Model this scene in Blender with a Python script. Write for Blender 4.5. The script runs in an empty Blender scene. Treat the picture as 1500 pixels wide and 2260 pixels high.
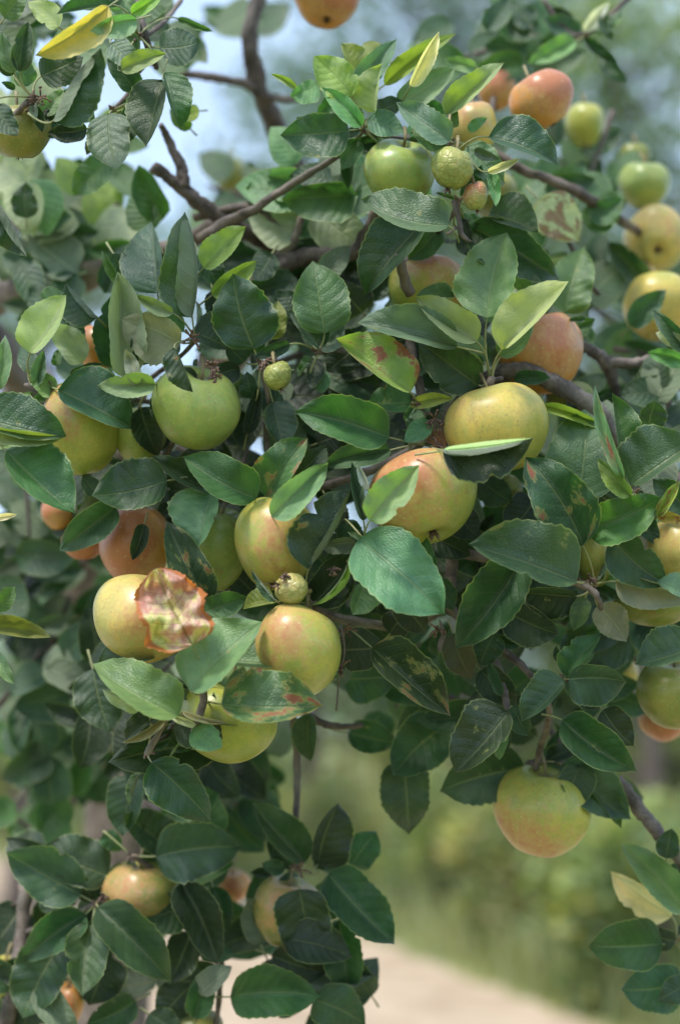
import bpy, math, random
import numpy as np
from mathutils import Vector, Matrix, noise, Quaternion
random.seed(7)
R = random.Random(11)
scene = bpy.context.scene
COL = scene.collection

# ------------------------------------------------------------------ camera
D0 = 1.10                      # distance to the plane of the main cluster (m)
K = 24.0 / 50.0 / 1500.0       # tangent of one photo pixel
PITCH = 8.5
cam_d = bpy.data.cameras.new("camera")
cam = bpy.data.objects.new("camera", cam_d)
COL.objects.link(cam)
cam.location = (0, 0, 1.55)
cam.rotation_euler = (math.radians(90 + PITCH), 0, 0)
cam_d.sensor_fit = 'HORIZONTAL'; cam_d.sensor_width = 24; cam_d.lens = 50
cam_d.clip_start = 0.05; cam_d.clip_end = 600
cam_d.dof.use_dof = True
cam_d.dof.focus_distance = 1.05
cam_d.dof.aperture_fstop = 2.5
scene.camera = cam
CM = Matrix.Translation(cam.location) @ cam.rotation_euler.to_matrix().to_4x4()
CR = cam.rotation_euler.to_matrix()

# ------------------------------------------------------------------ light
SUN_EL, SUN_AZ = 62.0, 222.0   # azimuth measured clockwise from +Y: behind and left of the camera
w = bpy.data.worlds.new("World"); scene.world = w; w.use_nodes = True
nt = w.node_tree; nt.nodes.clear()
sky = nt.nodes.new("ShaderNodeTexSky"); sky.sky_type = 'NISHITA'; sky.sun_disc = False
sky.sun_elevation = math.radians(SUN_EL); sky.sun_rotation = math.radians(SUN_AZ)
sky.air_density = 1.0; sky.dust_density = 2.5; sky.ozone_density = 1.0
bg = nt.nodes.new("ShaderNodeBackground"); bg.inputs[1].default_value = 0.088
wo = nt.nodes.new("ShaderNodeOutputWorld")
# thin bright cloud veil over the blue
wt = nt.nodes.new("ShaderNodeTexCoord")
wm = nt.nodes.new("ShaderNodeMapping"); wm.inputs["Scale"].default_value = (1, 1, 2.2)
wn = nt.nodes.new("ShaderNodeTexNoise"); wn.inputs["Scale"].default_value = 2.6; wn.inputs["Detail"].default_value = 5
wr_ = nt.nodes.new("ShaderNodeMapRange"); wr_.inputs[1].default_value = .3; wr_.inputs[2].default_value = .7; wr_.inputs[3].default_value = .42; wr_.inputs[4].default_value = .85
wx = nt.nodes.new("ShaderNodeMix"); wx.data_type = 'RGBA'; wx.inputs[7].default_value = (3.9, 5.1, 6.8, 1)
nt.links.new(wt.outputs["Generated"], wm.inputs[0]); nt.links.new(wm.outputs[0], wn.inputs["Vector"]); nt.links.new(wn.outputs[0], wr_.inputs[0])
nt.links.new(wr_.outputs[0], wx.inputs[0]); nt.links.new(sky.outputs[0], wx.inputs[6])
nt.links.new(wx.outputs[2], bg.inputs[0]); nt.links.new(bg.outputs[0], wo.inputs[0])
sl = bpy.data.lights.new("sun", 'SUN'); sl.energy = 1.5; sl.angle = math.radians(13); sl.color = (1, .955, .88)
sun = bpy.data.objects.new("sun", sl); COL.objects.link(sun)
a, e = math.radians(SUN_AZ), math.radians(SUN_EL)
sdir = Vector((math.sin(a) * math.cos(e), math.cos(a) * math.cos(e), math.sin(e)))
sun.rotation_euler = sdir.to_track_quat('Z', 'Y').to_euler()
sun.location = sdir * 20
scene.view_settings.view_transform = 'Standard'; scene.view_settings.look = 'None'
scene.view_settings.gamma = 1.0; scene.view_settings.use_curve_mapping = False
scene.view_settings.exposure = 1.5
scene.cycles.use_denoising = True
scene.cycles.max_bounces = 5
scene.cycles.transmission_bounces = 4

# ------------------------------------------------------------------ helpers
def P(px, py, z=0.0):
    """photo position at a distance D0 + z cm from the lens -> world point"""
    d = D0 + z / 100.0
    return CM @ Vector(((px - 750) * K * d, (1131 - py) * K * d, -d))

def link(name, data, parent=None, loc=None):
    o = bpy.data.objects.new(name, data); COL.objects.link(o)
    if parent is not None: o.parent = parent
    if loc is not None: o.location = loc
    return o

def tag(o, label=None, cat=None, group=None, kind=None):
    if label: o["label"] = label
    if cat: o["category"] = cat
    if group: o["group"] = group
    if kind: o["kind"] = kind
    return o

def mesh(name, vs, fs, mat, smooth=True, uvs=None):
    m = bpy.data.meshes.new(name)
    m.from_pydata([tuple(v) for v in vs], [], fs)
    if smooth: m.polygons.foreach_set("use_smooth", [True] * len(m.polygons))
    if mat: m.materials.append(mat)
    if uvs is not None:
        uvl = m.uv_layers.new(name="UVMap")
        idx = np.empty(len(m.loops), dtype=np.int32); m.loops.foreach_get("vertex_index", idx)
        uvl.data.foreach_set("uv", np.asarray(uvs, dtype=np.float32)[idx].ravel())
    m.update()
    return m

class NT:
    def __init__(s, name):
        s.m = bpy.data.materials.new(name); s.m.use_nodes = True
        s.t = s.m.node_tree; s.t.nodes.clear()
    def n(s, typ, **kw):
        o = s.t.nodes.new(typ)
        for k, v in kw.items():
            if k.startswith("i_"):
                key = k[2:]
                key = int(key) if key.isdigit() else key.replace("_", " ")
                if isinstance(v, bpy.types.NodeSocket): s.t.links.new(v, o.inputs[key])
                else: o.inputs[key].default_value = v
            else: setattr(o, k, v)
        return o
    def math(s, op, a, b=None, c=None, clamp=False):
        o = s.t.nodes.new("ShaderNodeMath"); o.operation = op; o.use_clamp = clamp
        for i, v in enumerate((a, b, c)):
            if v is None: continue
            if isinstance(v, bpy.types.NodeSocket): s.t.links.new(v, o.inputs[i])
            else: o.inputs[i].default_value = v
        return o.outputs[0]
    def ss(s, x, lo, hi):
        o = s.t.nodes.new("ShaderNodeMapRange"); o.interpolation_type = 'SMOOTHSTEP'
        s.t.links.new(x, o.inputs[0]); 
        for i, v in ((1, lo), (2, hi)):
            if isinstance(v, bpy.types.NodeSocket): s.t.links.new(v, o.inputs[i])
            else: o.inputs[i].default_value = v
        return o.outputs[0]
    def mix(s, f, a, b, blend='MIX'):
        o = s.t.nodes.new("ShaderNodeMix"); o.data_type = 'RGBA'; o.blend_type = blend
        for key, v in ((0, f), (6, a), (7, b)):
            if isinstance(v, bpy.types.NodeSocket): s.t.links.new(v, o.inputs[key])
            else: o.inputs[key].default_value = v if key == 0 or len(v) == 4 else (*v, 1)
        return o.outputs[2]
    def out(s, sh):
        o = s.t.nodes.new("ShaderNodeOutputMaterial"); s.t.links.new(sh, o.inputs[0]); return s.m

# ------------------------------------------------------------------ materials
def leaf_material(name, hero=True, scorch=False):
    g = NT(name)
    info = g.n("ShaderNodeObjectInfo")
    base = info.outputs["Color"]; alpha = info.outputs["Alpha"]; rnd = info.outputs["Random"]
    uv = g.n("ShaderNodeUVMap", uv_map="UVMap").outputs[0]
    sep = g.n("ShaderNodeSeparateXYZ", i_0=uv)
    u = sep.outputs[0]
    v = g.math('MULTIPLY_ADD', sep.outputs[1], 2.0, -1.0)
    av = g.math('ABSOLUTE', v)
    geo = g.n("ShaderNodeNewGeometry")
    off = g.n("ShaderNodeCombineXYZ", i_0=g.math('MULTIPLY', rnd, 37.0), i_1=g.math('MULTIPLY', rnd, 91.0))
    uvo = g.n("ShaderNodeVectorMath", operation='ADD', i_0=uv, i_1=off.outputs[0]).outputs[0]
    n1 = g.n("ShaderNodeTexNoise", i_Vector=uvo, i_Scale=3.2, i_Detail=3.0).outputs[0]
    # blotchy variation in the leaf's own green
    var = g.ss(n1, .3, .7)
    c = g.mix(var, g.mix(1.0, base, (.78, .84, .86), 'MULTIPLY'), g.mix(1.0, base, (1.28, 1.2, 1.1), 'MULTIPLY'))
    # veins
    av13 = g.math('POWER', av, 1.25)
    t = g.math('SUBTRACT', g.math('MULTIPLY', u, 7.5), g.math('MULTIPLY', av13, 1.75))
    sgn = g.math('MULTIPLY', g.math('SIGN', v), 0.22)
    fr = g.math('FRACT', g.math('ADD', g.math('ADD', t, 3.0), sgn))
    dist = g.math('ABSOLUTE', g.math('SUBTRACT', fr, 0.5))           # .5 on the vein
    vein = g.math('MULTIPLY', g.ss(dist, .455, .497), g.ss(av, .93, .6))
    mid = g.ss(av, .055, .02)
    veins = g.math('MAXIMUM', g.math('MULTIPLY', vein, .45), mid)
    vc = g.mix(.30, base, (.34, .38, .16))
    c = g.mix(g.math('MULTIPLY', veins, .7), c, vc)
    # pale thin margin
    c = g.mix(g.math('MULTIPLY', g.ss(av, .94, .985), .42), c, (.36, .42, .16))
    # red-brown lesions
    n2 = g.n("ShaderNodeTexNoise", i_Vector=uvo, i_Scale=4.2, i_Detail=5.0, i_Roughness=.7).outputs[0]
    n3 = g.n("ShaderNodeTexNoise", i_Vector=uvo, i_Scale=2.1, i_Detail=1.0).outputs[0]
    dm = g.math('ADD', g.math('MULTIPLY', n2, .65), g.math('MULTIPLY', n3, .35))
    thr = g.math('SUBTRACT', 0.74, g.math('MULTIPLY', alpha, .24))
    hal = g.ss(dm, g.math('SUBTRACT', thr, .06), thr)
    les = g.ss(dm, thr, g.math('ADD', thr, .035))
    c = g.mix(g.math('MULTIPLY', hal, .6), c, (.30, .30, .10))
    c = g.mix(les, c, (.27, .09, .05))
    # dust / fine speckle
    n4 = g.n("ShaderNodeTexNoise", i_Vector=uvo, i_Scale=60.0, i_Detail=2.0).outputs[0]
    c = g.mix(g.math('MULTIPLY', g.ss(n4, .62, .75), .22), c, (.35, .38, .28))
    if scorch:
        sn = g.n("ShaderNodeTexNoise", i_Vector=uvo, i_Scale=2.9, i_Detail=6.0, i_Roughness=.62).outputs[0]
        r = g.n("ShaderNodeValToRGB"); g.t.links.new(sn, r.inputs[0])
        cr = r.color_ramp; cr.elements[0].position = .30; cr.elements[0].color = (.42, .15, .11, 1)
        cr.elements[1].position = .74; cr.elements[1].color = (.62, .36, .26, 1)
        for p_, cc in ((.44, (.52, .25, .19, 1)), (.50, (.62, .42, .32, 1)), (.56, (.66, .60, .24, 1)), (.62, (.42, .46, .13, 1))):
            el = cr.elements.new(p_); el.color = cc
        c = g.mix(g.math('MULTIPLY', veins, .6), r.outputs[0], (.20, .16, .05))
        c = g.mix(g.ss(g.math('ADD', av, g.math('MULTIPLY', n2, .35)), .98, 1.06), c, (.46, .15, .04))
        c = g.mix(g.math('MULTIPLY', vein, .9), c, (.30, .12, .06))
    back = g.mix(g.math('MULTIPLY', veins, .5), g.mix(.48, c, (.36, .42, .29)), (.42, .46, .29))
    if scorch: back = g.mix(.5, c, (.5, .3, .2))
    cc = g.mix(geo.outputs["Backfacing"], c, back)
    # relief: pillowed blade between sunken veins
    pil = g.math('POWER', g.math('SUBTRACT', 1.0, g.math('MULTIPLY', dist, 2.0)), .6)
    hgt = g.math('ADD', g.math('MULTIPLY', pil, .5), g.math('MULTIPLY', n4, .05))
    hgt = g.math('SUBTRACT', hgt, g.math('MULTIPLY', mid, .8))
    vor = g.n("ShaderNodeTexVoronoi", i_Vector=uvo, i_Scale=26.0, feature='DISTANCE_TO_EDGE').outputs[0]
    hgt = g.math('ADD', hgt, g.math('MULTIPLY', g.ss(vor, 0.0, .25), .22))
    hgt = g.math('ADD', hgt, g.math('MULTIPLY', n2, .5))
    bump = g.n("ShaderNodeBump", i_Strength=.5, i_Distance=.0018, i_Height=hgt)
    rough = g.math('ADD', .42, g.math('MULTIPLY', geo.outputs["Backfacing"], .4))
    rough = g.math('ADD', rough, g.math('MULTIPLY', n1, .15))
    pr = g.n("ShaderNodeBsdfPrincipled", i_Base_Color=cc, i_Roughness=rough, i_Normal=bump.outputs[0])
    pr.inputs["Specular IOR Level"].default_value = .75
    pr.inputs["Sheen Weight"].default_value = .12; pr.inputs["Sheen Roughness"].default_value = .4
    tc = g.mix(1.0, c, (1.65, 1.85, .8), 'MULTIPLY')
    tr = g.n("ShaderNodeBsdfTranslucent", i_Color=tc)
    mx = g.n("ShaderNodeMixShader", i_0=.30)
    g.t.links.new(pr.outputs[0], mx.inputs[1]); g.t.links.new(tr.outputs[0], mx.inputs[2])
    return g.out(mx.outputs[0])

def foliage_material(name, ca, cb, trans=.3, cc=None, scale=2.2):
    g = NT(name)
    geo = g.n("ShaderNodeNewGeometry")
    r = geo.outputs["Random Per Island"]
    tex = g.n("ShaderNodeTexCoord")
    n1 = g.n("ShaderNodeTexNoise", i_Vector=tex.outputs["Object"], i_Scale=scale, i_Detail=2.0).outputs[0]
    f = g.math('ADD', g.math('MULTIPLY', r, .4), g.math('MULTIPLY', g.ss(n1, .44, .56), .6))
    c = g.mix(f, ca, cb)
    if cc: c = g.mix(g.ss(r, .86, .9), c, cc)
    c = g.mix(g.math('MULTIPLY', geo.outputs["Backfacing"], .45), c, (.26, .31, .20))
    pr = g.n("ShaderNodeBsdfPrincipled", i_Base_Color=c, i_Roughness=.5)
    tr = g.n("ShaderNodeBsdfTranslucent", i_Color=g.mix(1.0, c, (1.4, 1.6, .8), 'MULTIPLY'))
    mx = g.n("ShaderNodeMixShader", i_0=trans)
    g.t.links.new(pr.outputs[0], mx.inputs[1]); g.t.links.new(tr.outputs[0], mx.inputs[2])
    return g.out(mx.outputs[0])

def simple(name, c1, c2, rough=.7, scale=40, bump=.3, dist=.001, stretch=(1, 1, 1)):
    g = NT(name)
    tex = g.n("ShaderNodeTexCoord")
    mp = g.n("ShaderNodeMapping", i_Vector=tex.outputs["Object"], i_Scale=stretch)
    n1 = g.n("ShaderNodeTexNoise", i_Vector=mp.outputs[0], i_Scale=scale, i_Detail=4.0, i_Roughness=.6).outputs[0]
    c = g.mix(g.ss(n1, .35, .68), c1, c2)
    b = g.n("ShaderNodeBump", i_Strength=bump, i_Distance=dist, i_Height=n1)
    pr = g.n("ShaderNodeBsdfPrincipled", i_Base_Color=c, i_Roughness=rough, i_Normal=b.outputs[0])
    return g.out(pr.outputs[0])

def bark_material(name, ca=(.06, .045, .036), cb=(.19, .15, .125)):
    g = NT(name)
    tex = g.n("ShaderNodeTexCoord")
    n1 = g.n("ShaderNodeTexNoise", i_Vector=tex.outputs["Object"], i_Scale=55.0, i_Detail=5.0, i_Roughness=.65).outputs[0]
    n2 = g.n("ShaderNodeTexNoise", i_Vector=tex.outputs["Object"], i_Scale=9.0, i_Detail=2.0).outputs[0]
    c = g.mix(g.ss(n1, .35, .65), ca, cb)
    c = g.mix(g.math('MULTIPLY', g.ss(n2, .55, .7), .35), c, (.26, .26, .21))
    vor = g.n("ShaderNodeTexVoronoi", i_Vector=tex.outputs["Object"], i_Scale=260.0).outputs[0]
    c = g.mix(g.math('MULTIPLY', g.ss(vor, .22, .12), .4), c, (.34, .29, .24))
    b = g.n("ShaderNodeBump", i_Strength=.7, i_Distance=.0015, i_Height=n1)
    pr = g.n("ShaderNodeBsdfPrincipled", i_Base_Color=c, i_Roughness=.75, i_Normal=b.outputs[0])
    return g.out(pr.outputs[0])

def apple_material(name, wrinkled=False):
    g = NT(name)
    info = g.n("ShaderNodeObjectInfo")
    base = info.outputs["Color"]; amt = info.outputs["Alpha"]
    tex = g.n("ShaderNodeTexCoord"); oc = tex.outputs["Object"]
    bl = g.n("ShaderNodeAttribute", attribute_name="blush").outputs["Fac"]
    pole = g.n("ShaderNodeAttribute", attribute_name="pole").outputs["Fac"]
    rn = g.math('MULTIPLY', info.outputs["Random"], 20.0)
    vo = g.n("ShaderNodeVectorMath", operation='ADD', i_0=oc, i_1=g.n("ShaderNodeCombineXYZ", i_0=rn).outputs[0]).outputs[0]
    n1 = g.n("ShaderNodeTexNoise", i_Vector=vo, i_Scale=45.0, i_Detail=5.0, i_Roughness=.7).outputs[0]
    n2 = g.n("ShaderNodeTexNoise", i_Vector=vo, i_Scale=260.0, i_Detail=2.0).outputs[0]
    st = g.n("ShaderNodeMapping", i_Vector=vo, i_Scale=(1, 1, .16))
    n3 = g.n("ShaderNodeTexNoise", i_Vector=st.outputs[0], i_Scale=150.0, i_Detail=2.0).outputs[0]
    c = g.mix(g.ss(n1, .33, .66), g.mix(1.0, base, (.86, .93, .85), 'MULTIPLY'), g.mix(1.0, base, (1.25, 1.1, .9), 'MULTIPLY'))
    c = g.mix(g.math('MULTIPLY', g.ss(n3, .50, .66), .32), c, g.mix(1.0, base, (.72, .86, .75), 'MULTIPLY'))
    c = g.mix(g.ss(bl, .02, .32), g.mix(1.0, c, (.80, .93, .72), 'MULTIPLY'), c)
    f = g.math('ADD', bl, g.math('MULTIPLY', g.math('SUBTRACT', n1, .5), .75))
    f = g.math('ADD', f, g.math('MULTIPLY', g.math('SUBTRACT', n3, .5), .45))
    f = g.math('ADD', f, g.math('MULTIPLY', g.math('SUBTRACT', n2, .5), .6))
    f1 = g.ss(f, .34, .80); f2 = g.ss(f, .62, 1.15)
    c = g.mix(g.math('MULTIPLY', f1, .8), c, (.50, .29, .12))
    c = g.mix(g.math('MULTIPLY', f2, .75), c, (.43, .125, .065))
    # lenticels
    vr = g.n("ShaderNodeTexVoronoi", i_Vector=vo, i_Scale=150.0).outputs[0]
    c = g.mix(g.math('MULTIPLY', g.ss(vr, .17, .08), .5), c, g.mix(f1, (.28, .19, .08), (.62, .50, .28)))
    n6 = g.n('ShaderNodeTexNoise', i_Vector=vo, i_Scale=420.0, i_Detail=3.0, i_Roughness=.7).outputs[0]
    c = g.mix(g.math('MULTIPLY', g.ss(n6, .54, .68), .5), c, (.36, .22, .09))
    c = g.mix(g.math('MULTIPLY', g.ss(n6, .44, .30), .22), c, (.62, .58, .36))
    # russet / small scars
    n5 = g.n("ShaderNodeTexNoise", i_Vector=vo, i_Scale=30.0, i_Detail=6.0, i_Roughness=.75).outputs[0]
    c = g.mix(g.math('MULTIPLY', g.ss(n5, .59, .70), .65), c, (.30, .15, .06))
    c = g.mix(g.math('MULTIPLY', g.ss(pole, .35, .95), .75), c, (.17, .13, .05))
    hgt = g.math('ADD', g.math('MULTIPLY', n1, .5), g.math('MULTIPLY', n2, .12))
    if wrinkled:
        v2 = g.n("ShaderNodeTexVoronoi", i_Vector=vo, i_Scale=190.0, feature='DISTANCE_TO_EDGE').outputs[0]
        cr = g.ss(v2, 0.0, .16)
        c = g.mix(g.math('SUBTRACT', 1.0, cr), c, g.mix(1.0, c, (.88, .86, .78), 'MULTIPLY'))
        hgt = g.math('ADD', g.math('MULTIPLY', cr, .4), hgt)
    b = g.n("ShaderNodeBump", i_Strength=.4 if not wrinkled else .5, i_Distance=.0012, i_Height=hgt)
    rough = g.math('ADD', .25, g.math('MULTIPLY', n1, .2))
    pr = g.n("ShaderNodeBsdfPrincipled", i_Base_Color=c, i_Roughness=rough, i_Normal=b.outputs[0])
    pr.inputs["Specular IOR Level"].default_value = .45
    pr.inputs["Subsurface Weight"].default_value = .05
    pr.inputs["Subsurface Scale"].default_value = .006
    pr.inputs["Subsurface Radius"].default_value = (1.0, .7, .25)
    return g.out(pr.outputs[0])

M_LEAF = leaf_material("apple_leaf")
M_SCORCH = leaf_material("scorched_leaf", scorch=True)
M_BARK = bark_material("apple_bark")
M_BARKF = bark_material("old_bark", (.05, .038, .033), (.13, .10, .085))
M_STALK = simple("leaf_stalk_green", (.22, .25, .10), (.34, .34, .17), .6, 120, .2, .0004)
M_FSTALK = simple("fruit_stalk_brown", (.16, .12, .05), (.26, .22, .10), .6, 120, .3, .0004)
M_SPUR = simple("spur_wood", (.09, .05, .045), (.27, .20, .15), .85, 300, .9, .0012)
M_CALYX = simple("dried_calyx", (.06, .035, .03), (.24, .15, .10), .85, 400, .8, .0008)
M_APPLE = apple_material("apple_skin")
M_FRUITLET = apple_material("wrinkled_fruitlet_skin", True)

# ------------------------------------------------------------------ setting
def ground_sheet(name, pts, z, mat, sub=None):
    me = mesh(name, [(x, y, z) for x, y in pts], [tuple(range(len(pts)))], mat, False)
    return tag(link(name, me), kind="structure")

def grass_ground_mat():
    g = NT("meadow_ground")
    tex = g.n("ShaderNodeTexCoord")
    n1 = g.n("ShaderNodeTexNoise", i_Vector=tex.outputs["Object"], i_Scale=.55, i_Detail=5.0, i_Roughness=.6).outputs[0]
    n2 = g.n("ShaderNodeTexNoise", i_Vector=tex.outputs["Object"], i_Scale=9.0, i_Detail=4.0).outputs[0]
    c = g.mix(g.ss(n1, .35, .65), (.12, .16, .045), (.30, .28, .10))
    c = g.mix(g.math('MULTIPLY', g.ss(n2, .5, .75), .5), c, (.30, .25, .12))
    pr = g.n("ShaderNodeBsdfPrincipled", i_Base_Color=c, i_Roughness=.9)
    return g.out(pr.outputs[0])
ground_sheet("ground", [(-300, -40), (300, -40), (300, 500), (-300, 500)], 0.0, grass_ground_mat())

def ground_pt(px, py, z=0.0):
    d = CR @ Vector(((px - 750) * K, (1131 - py) * K, -1))
    t = (z - cam.location.z) / d.z
    p = cam.location + d * t
    return (p.x, p.y)

M_SAND = simple("sand_path", (.34, .25, .165), (.47, .365, .26), .9, 2.5, .3, .01)
far = [ground_pt(x, y) for x, y in ((-500, 1850), (0, 1898), (250, 1925), (500, 1975), (680, 2030), (850, 2082), (1000, 2145), (1150, 2205), (1320, 2268), (1500, 2340), (1900, 2480))]
near = [(4.0, 1.2), (-3.2, 1.2), (-7.0, 4.0)]
# gently ragged far edge
edge = []
for (x0, y0), (x1, y1) in zip(far[:-1], far[1:]):
    for k in range(6):
        t = k / 6
        edge.append((x0 + (x1 - x0) * t + R.uniform(-.04, .04), y0 + (y1 - y0) * t + R.uniform(-.08, .08)))
edge.append(far[-1])
ground_sheet("path", edge + near, 0.004, M_SAND)

# ------------------------------------------------------------------ leaf-clump meshes (for masses that read as one)
def leafmass(centers, size, n_per, rad, rng, droop=.3, mat=None, name="foliage", flat=1.0):
    """many small folded leaf shapes (4 faces each) spread through clumps; returns mesh"""
    vs, fs = [], []
    for ci, (cx, cy, cz) in enumerate(centers):
        rr = rad * rng.uniform(.7, 1.25)
        for _ in range(n_per):
            while True:
                x, y, z = rng.uniform(-1, 1), rng.uniform(-1, 1), rng.uniform(-1, 1)
                if x * x + y * y + z * z < 1: break
            c = Vector((cx + x * rr, cy + y * rr, cz + z * rr * flat))
            dx = Vector((rng.gauss(0, 1), rng.gauss(0, 1), rng.gauss(0, .5) - droop)).normalized()
            up = Vector((rng.gauss(0, .6), rng.gauss(0, .6) - .3, 1)).normalized()
            sd = dx.cross(up).normalized(); nn = sd.cross(dx)
            L = size * rng.uniform(.65, 1.2); W = L * rng.uniform(.24, .36)
            b = len(vs)
            vs += [c - dx * L * .5, c + sd * W - dx * L * .12 + nn * W * .35, c + dx * L * .5 - nn * L * .12, c - sd * W - dx * L * .12 + nn * W * .35,
                   c + dx * L * .08, c + sd * W * .75 + dx * L * .22 + nn * W * .25, c - sd * W * .75 + dx * L * .22 + nn * W * .25]
            fs += [(b, b + 4, b + 1), (b + 1, b + 4, b + 5), (b + 5, b + 4, b + 2), (b, b + 3, b + 4), (b + 3, b + 6, b + 4), (b + 6, b + 2, b + 4)]
    return mesh(name, vs, fs, mat, False)

def tube(pts, radii, seg=10, cap=True, bumpy=0.0, seed=0):
    """pts world Vectors; returns verts, faces"""
    vs, fs = [], []
    n = len(pts)
    prev = None
    for i, p in enumerate(pts):
        d = (pts[min(i + 1, n - 1)] - pts[max(i - 1, 0)]).normalized()
        if prev is None:
            a = d.orthogonal().normalized()
        else:
            a = (prev - d * prev.dot(d)).normalized()
        prev = a; b = d.cross(a)
        for k in range(seg):
            th = 2 * math.pi * k / seg
            r = radii[i]
            if bumpy: r *= 1 + bumpy * noise.noise(Vector((math.cos(th) * 1.5, math.sin(th) * 1.5, i * .55 + seed * 7.3)))
            vs.append(p + (a * math.cos(th) + b * math.sin(th)) * r)
    for i in range(n - 1):
        for k in range(seg):
            k2 = (k + 1) % seg
            fs.append((i * seg + k, i * seg + k2, (i + 1) * seg + k2, (i + 1) * seg + k))
    if cap:
        fs.append(tuple(range(seg))[::-1]); fs.append(tuple(range((n - 1) * seg, n * seg)))
    return vs, fs

def spline(pts, m):
    """Catmull-Rom through pts (tuples of any length), m samples per span"""
    out = []
    q = [np.array(p, float) for p in pts]
    q = [2 * q[0] - q[1]] + q + [2 * q[-1] - q[-2]]
    for i in range(1, len(q) - 2):
        for k in range(m):
            t = k / m
            out.append(.5 * ((2 * q[i]) + (-q[i - 1] + q[i + 1]) * t + (2 * q[i - 1] - 5 * q[i] + 4 * q[i + 1] - q[i + 2]) * t * t
                             + (-q[i - 1] + 3 * q[i] - 3 * q[i + 1] + q[i + 2]) * t ** 3))
    out.append(q[-2])
    return out

# ------------------------------------------------------------------ background trees and shrubs
def bg_tree(x, y, h, crown_r, crown_z0, mat, label, group, n=14, per=120, lsize=.14, seed=1, density_holes=0.0, crad=.55):
    rng = random.Random(seed)
    root = link("background_tree", None, None, (x, y, 0))
    tag(root, label, "tree", group)
    pts = [Vector((0, 0, -.05)), Vector((.05, .02, h * .2)), Vector((-.06, .05, h * .45)), Vector((.04, 0, h * .8))]
    vs, fs = tube([Vector(p) for p in spline([tuple(p) for p in pts], 5)], list(np.linspace(.14, .03, 16)), 8, True, .25, seed)
    link("trunk", mesh("trunk", vs, fs, M_BARKF), root)
    cs = []
    lv, lf = [], []
    for i in range(n):
        th = rng.uniform(0, 2 * math.pi); rr = crown_r * math.sqrt(rng.uniform(0, 1)); zz = crown_z0 + (h - crown_z0) * rng.uniform(0, 1)
        k = 1 - .45 * max(0, (zz - crown_z0) / (h - crown_z0) - .5)
        c = Vector((math.cos(th) * rr * k, math.sin(th) * rr * k, zz)); cs.append(tuple(c))
        s = Vector((0, 0, max(.5, zz - rr * .8)))
        pp = [s, s.lerp(c, .5) + Vector((rng.uniform(-.1, .1), rng.uniform(-.1, .1), -.08)), c]
        v2, f2 = tube(pp, [.045, .03, .012], 5)
        b = len(lv); lv += v2; lf += [tuple(b + q for q in f) for f in f2]
    link("limbs", mesh("limbs", lv, lf, M_BARKF), root)
    cr = link("crown", leafmass(cs, lsize, per, crad, rng, .3, mat, "crown"), root)
    cr["kind"] = "stuff"
    return root

M_BG1 = foliage_material("distant_tree_leaves", (.045, .095, .07), (.16, .25, .17), .4)  # distance haze is painted in here: leaf colours made lighter and bluer
M_BG2 = foliage_material("distant_tree_leaves_pale", (.13, .19, .08), (.38, .43, .18), .42)
M_BUSH = foliage_material("shrub_leaves", (.06, .12, .03), (.46, .52, .10), .42, (.6, .5, .10), 1.6)
M_BUSH2 = foliage_material("shrub_leaves_olive", (.11, .15, .035), (.58, .52, .13), .42, (.5, .28, .12), 1.6)

def bx(px, dist): return (px - 750) * K * dist
gt = "trees on the far side of the path"
bg_tree(bx(1010, 17), 17, 12.5, 3.2, 2.2, M_BG1, "dark green tree directly behind the hanging apples, tallest in the middle", gt, 74, 170, .16, 3, crad=.75)
bg_tree(bx(1420, 15), 15, 9.5, 2.3, 2.2, M_BG2, "paler loose tree behind the right-hand apples, sky showing through its top", gt, 36, 140, .15, 4, crad=.65)
bg_tree(bx(60, 12), 12, 6.2, 1.8, 1.6, M_BG1, "dark tree behind the leaves at the left edge", gt, 34, 160, .13, 5)
bg_tree(bx(680, 19), 19, 10.5, 1.9, 1.6, M_BG1, "distant tree behind the forked bare branch, left of the tallest tree", gt, 36, 160, .17, 6, crad=.7)
bg_tree(bx(1600, 19), 19, 11.5, 2.6, 2.0, M_BG2, "distant tree at the right edge behind the stacked yellow apples", gt, 40, 150, .18, 8, crad=.7)
bg_tree(bx(1210, 26), 26, 11.5, 3.8, 1.5, M_BG1, "farthest broad tree between the two right-hand trees", gt, 50, 180, .24, 9, crad=1.0)
bg_tree(bx(330, 24), 24, 4.2, 3.0, .6, M_BG2, "farthest low tree seen left of centre under the open sky", gt, 30, 130, .22, 10, crad=.8)
bg_tree(bx(900, 34), 34, 5.0, 5, .3, M_BG2, "farthest pale tree low behind the middle of the meadow", gt, 44, 150, .28, 12, crad=1.1)
bg_tree(bx(1480, 32), 32, 5.0, 4.5, .3, M_BG2, "farthest pale tree low behind the right-hand part of the meadow", gt, 40, 150, .28, 13, crad=1.1)

def shrub(x, y, h, r, mat, label, seed, n=10, per=130, ls=.09, name="shrub", cat="shrub", grp="shrubs along the far edge of the path"):
    rng = random.Random(seed)
    root = link(name, None, None, (x, y, 0)); tag(root, label, cat, grp)
    lv, lf, cs = [], [], []
    for i in range(n):
        th = rng.uniform(0, 2 * math.pi); rr = r * math.sqrt(rng.uniform(0, 1)) * .8
        c = Vector((math.cos(th) * rr, math.sin(th) * rr * .8, rng.uniform(.18, 1) * h)); cs.append(tuple(c))
        v2, f2 = tube([Vector((c.x * .2, c.y * .2, -.03)), c * .6, c], [.018, .012, .006], 5)
        b = len(lv); lv += v2; lf += [tuple(b + q for q in f) for f in f2]
    link("stems", mesh("stems", lv, lf, M_BARKF), root)
    f = link("foliage", leafmass(cs, ls, per, r * .42, rng, .1, mat, "foliage"), root); f["kind"] = "stuff"
    return root
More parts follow.
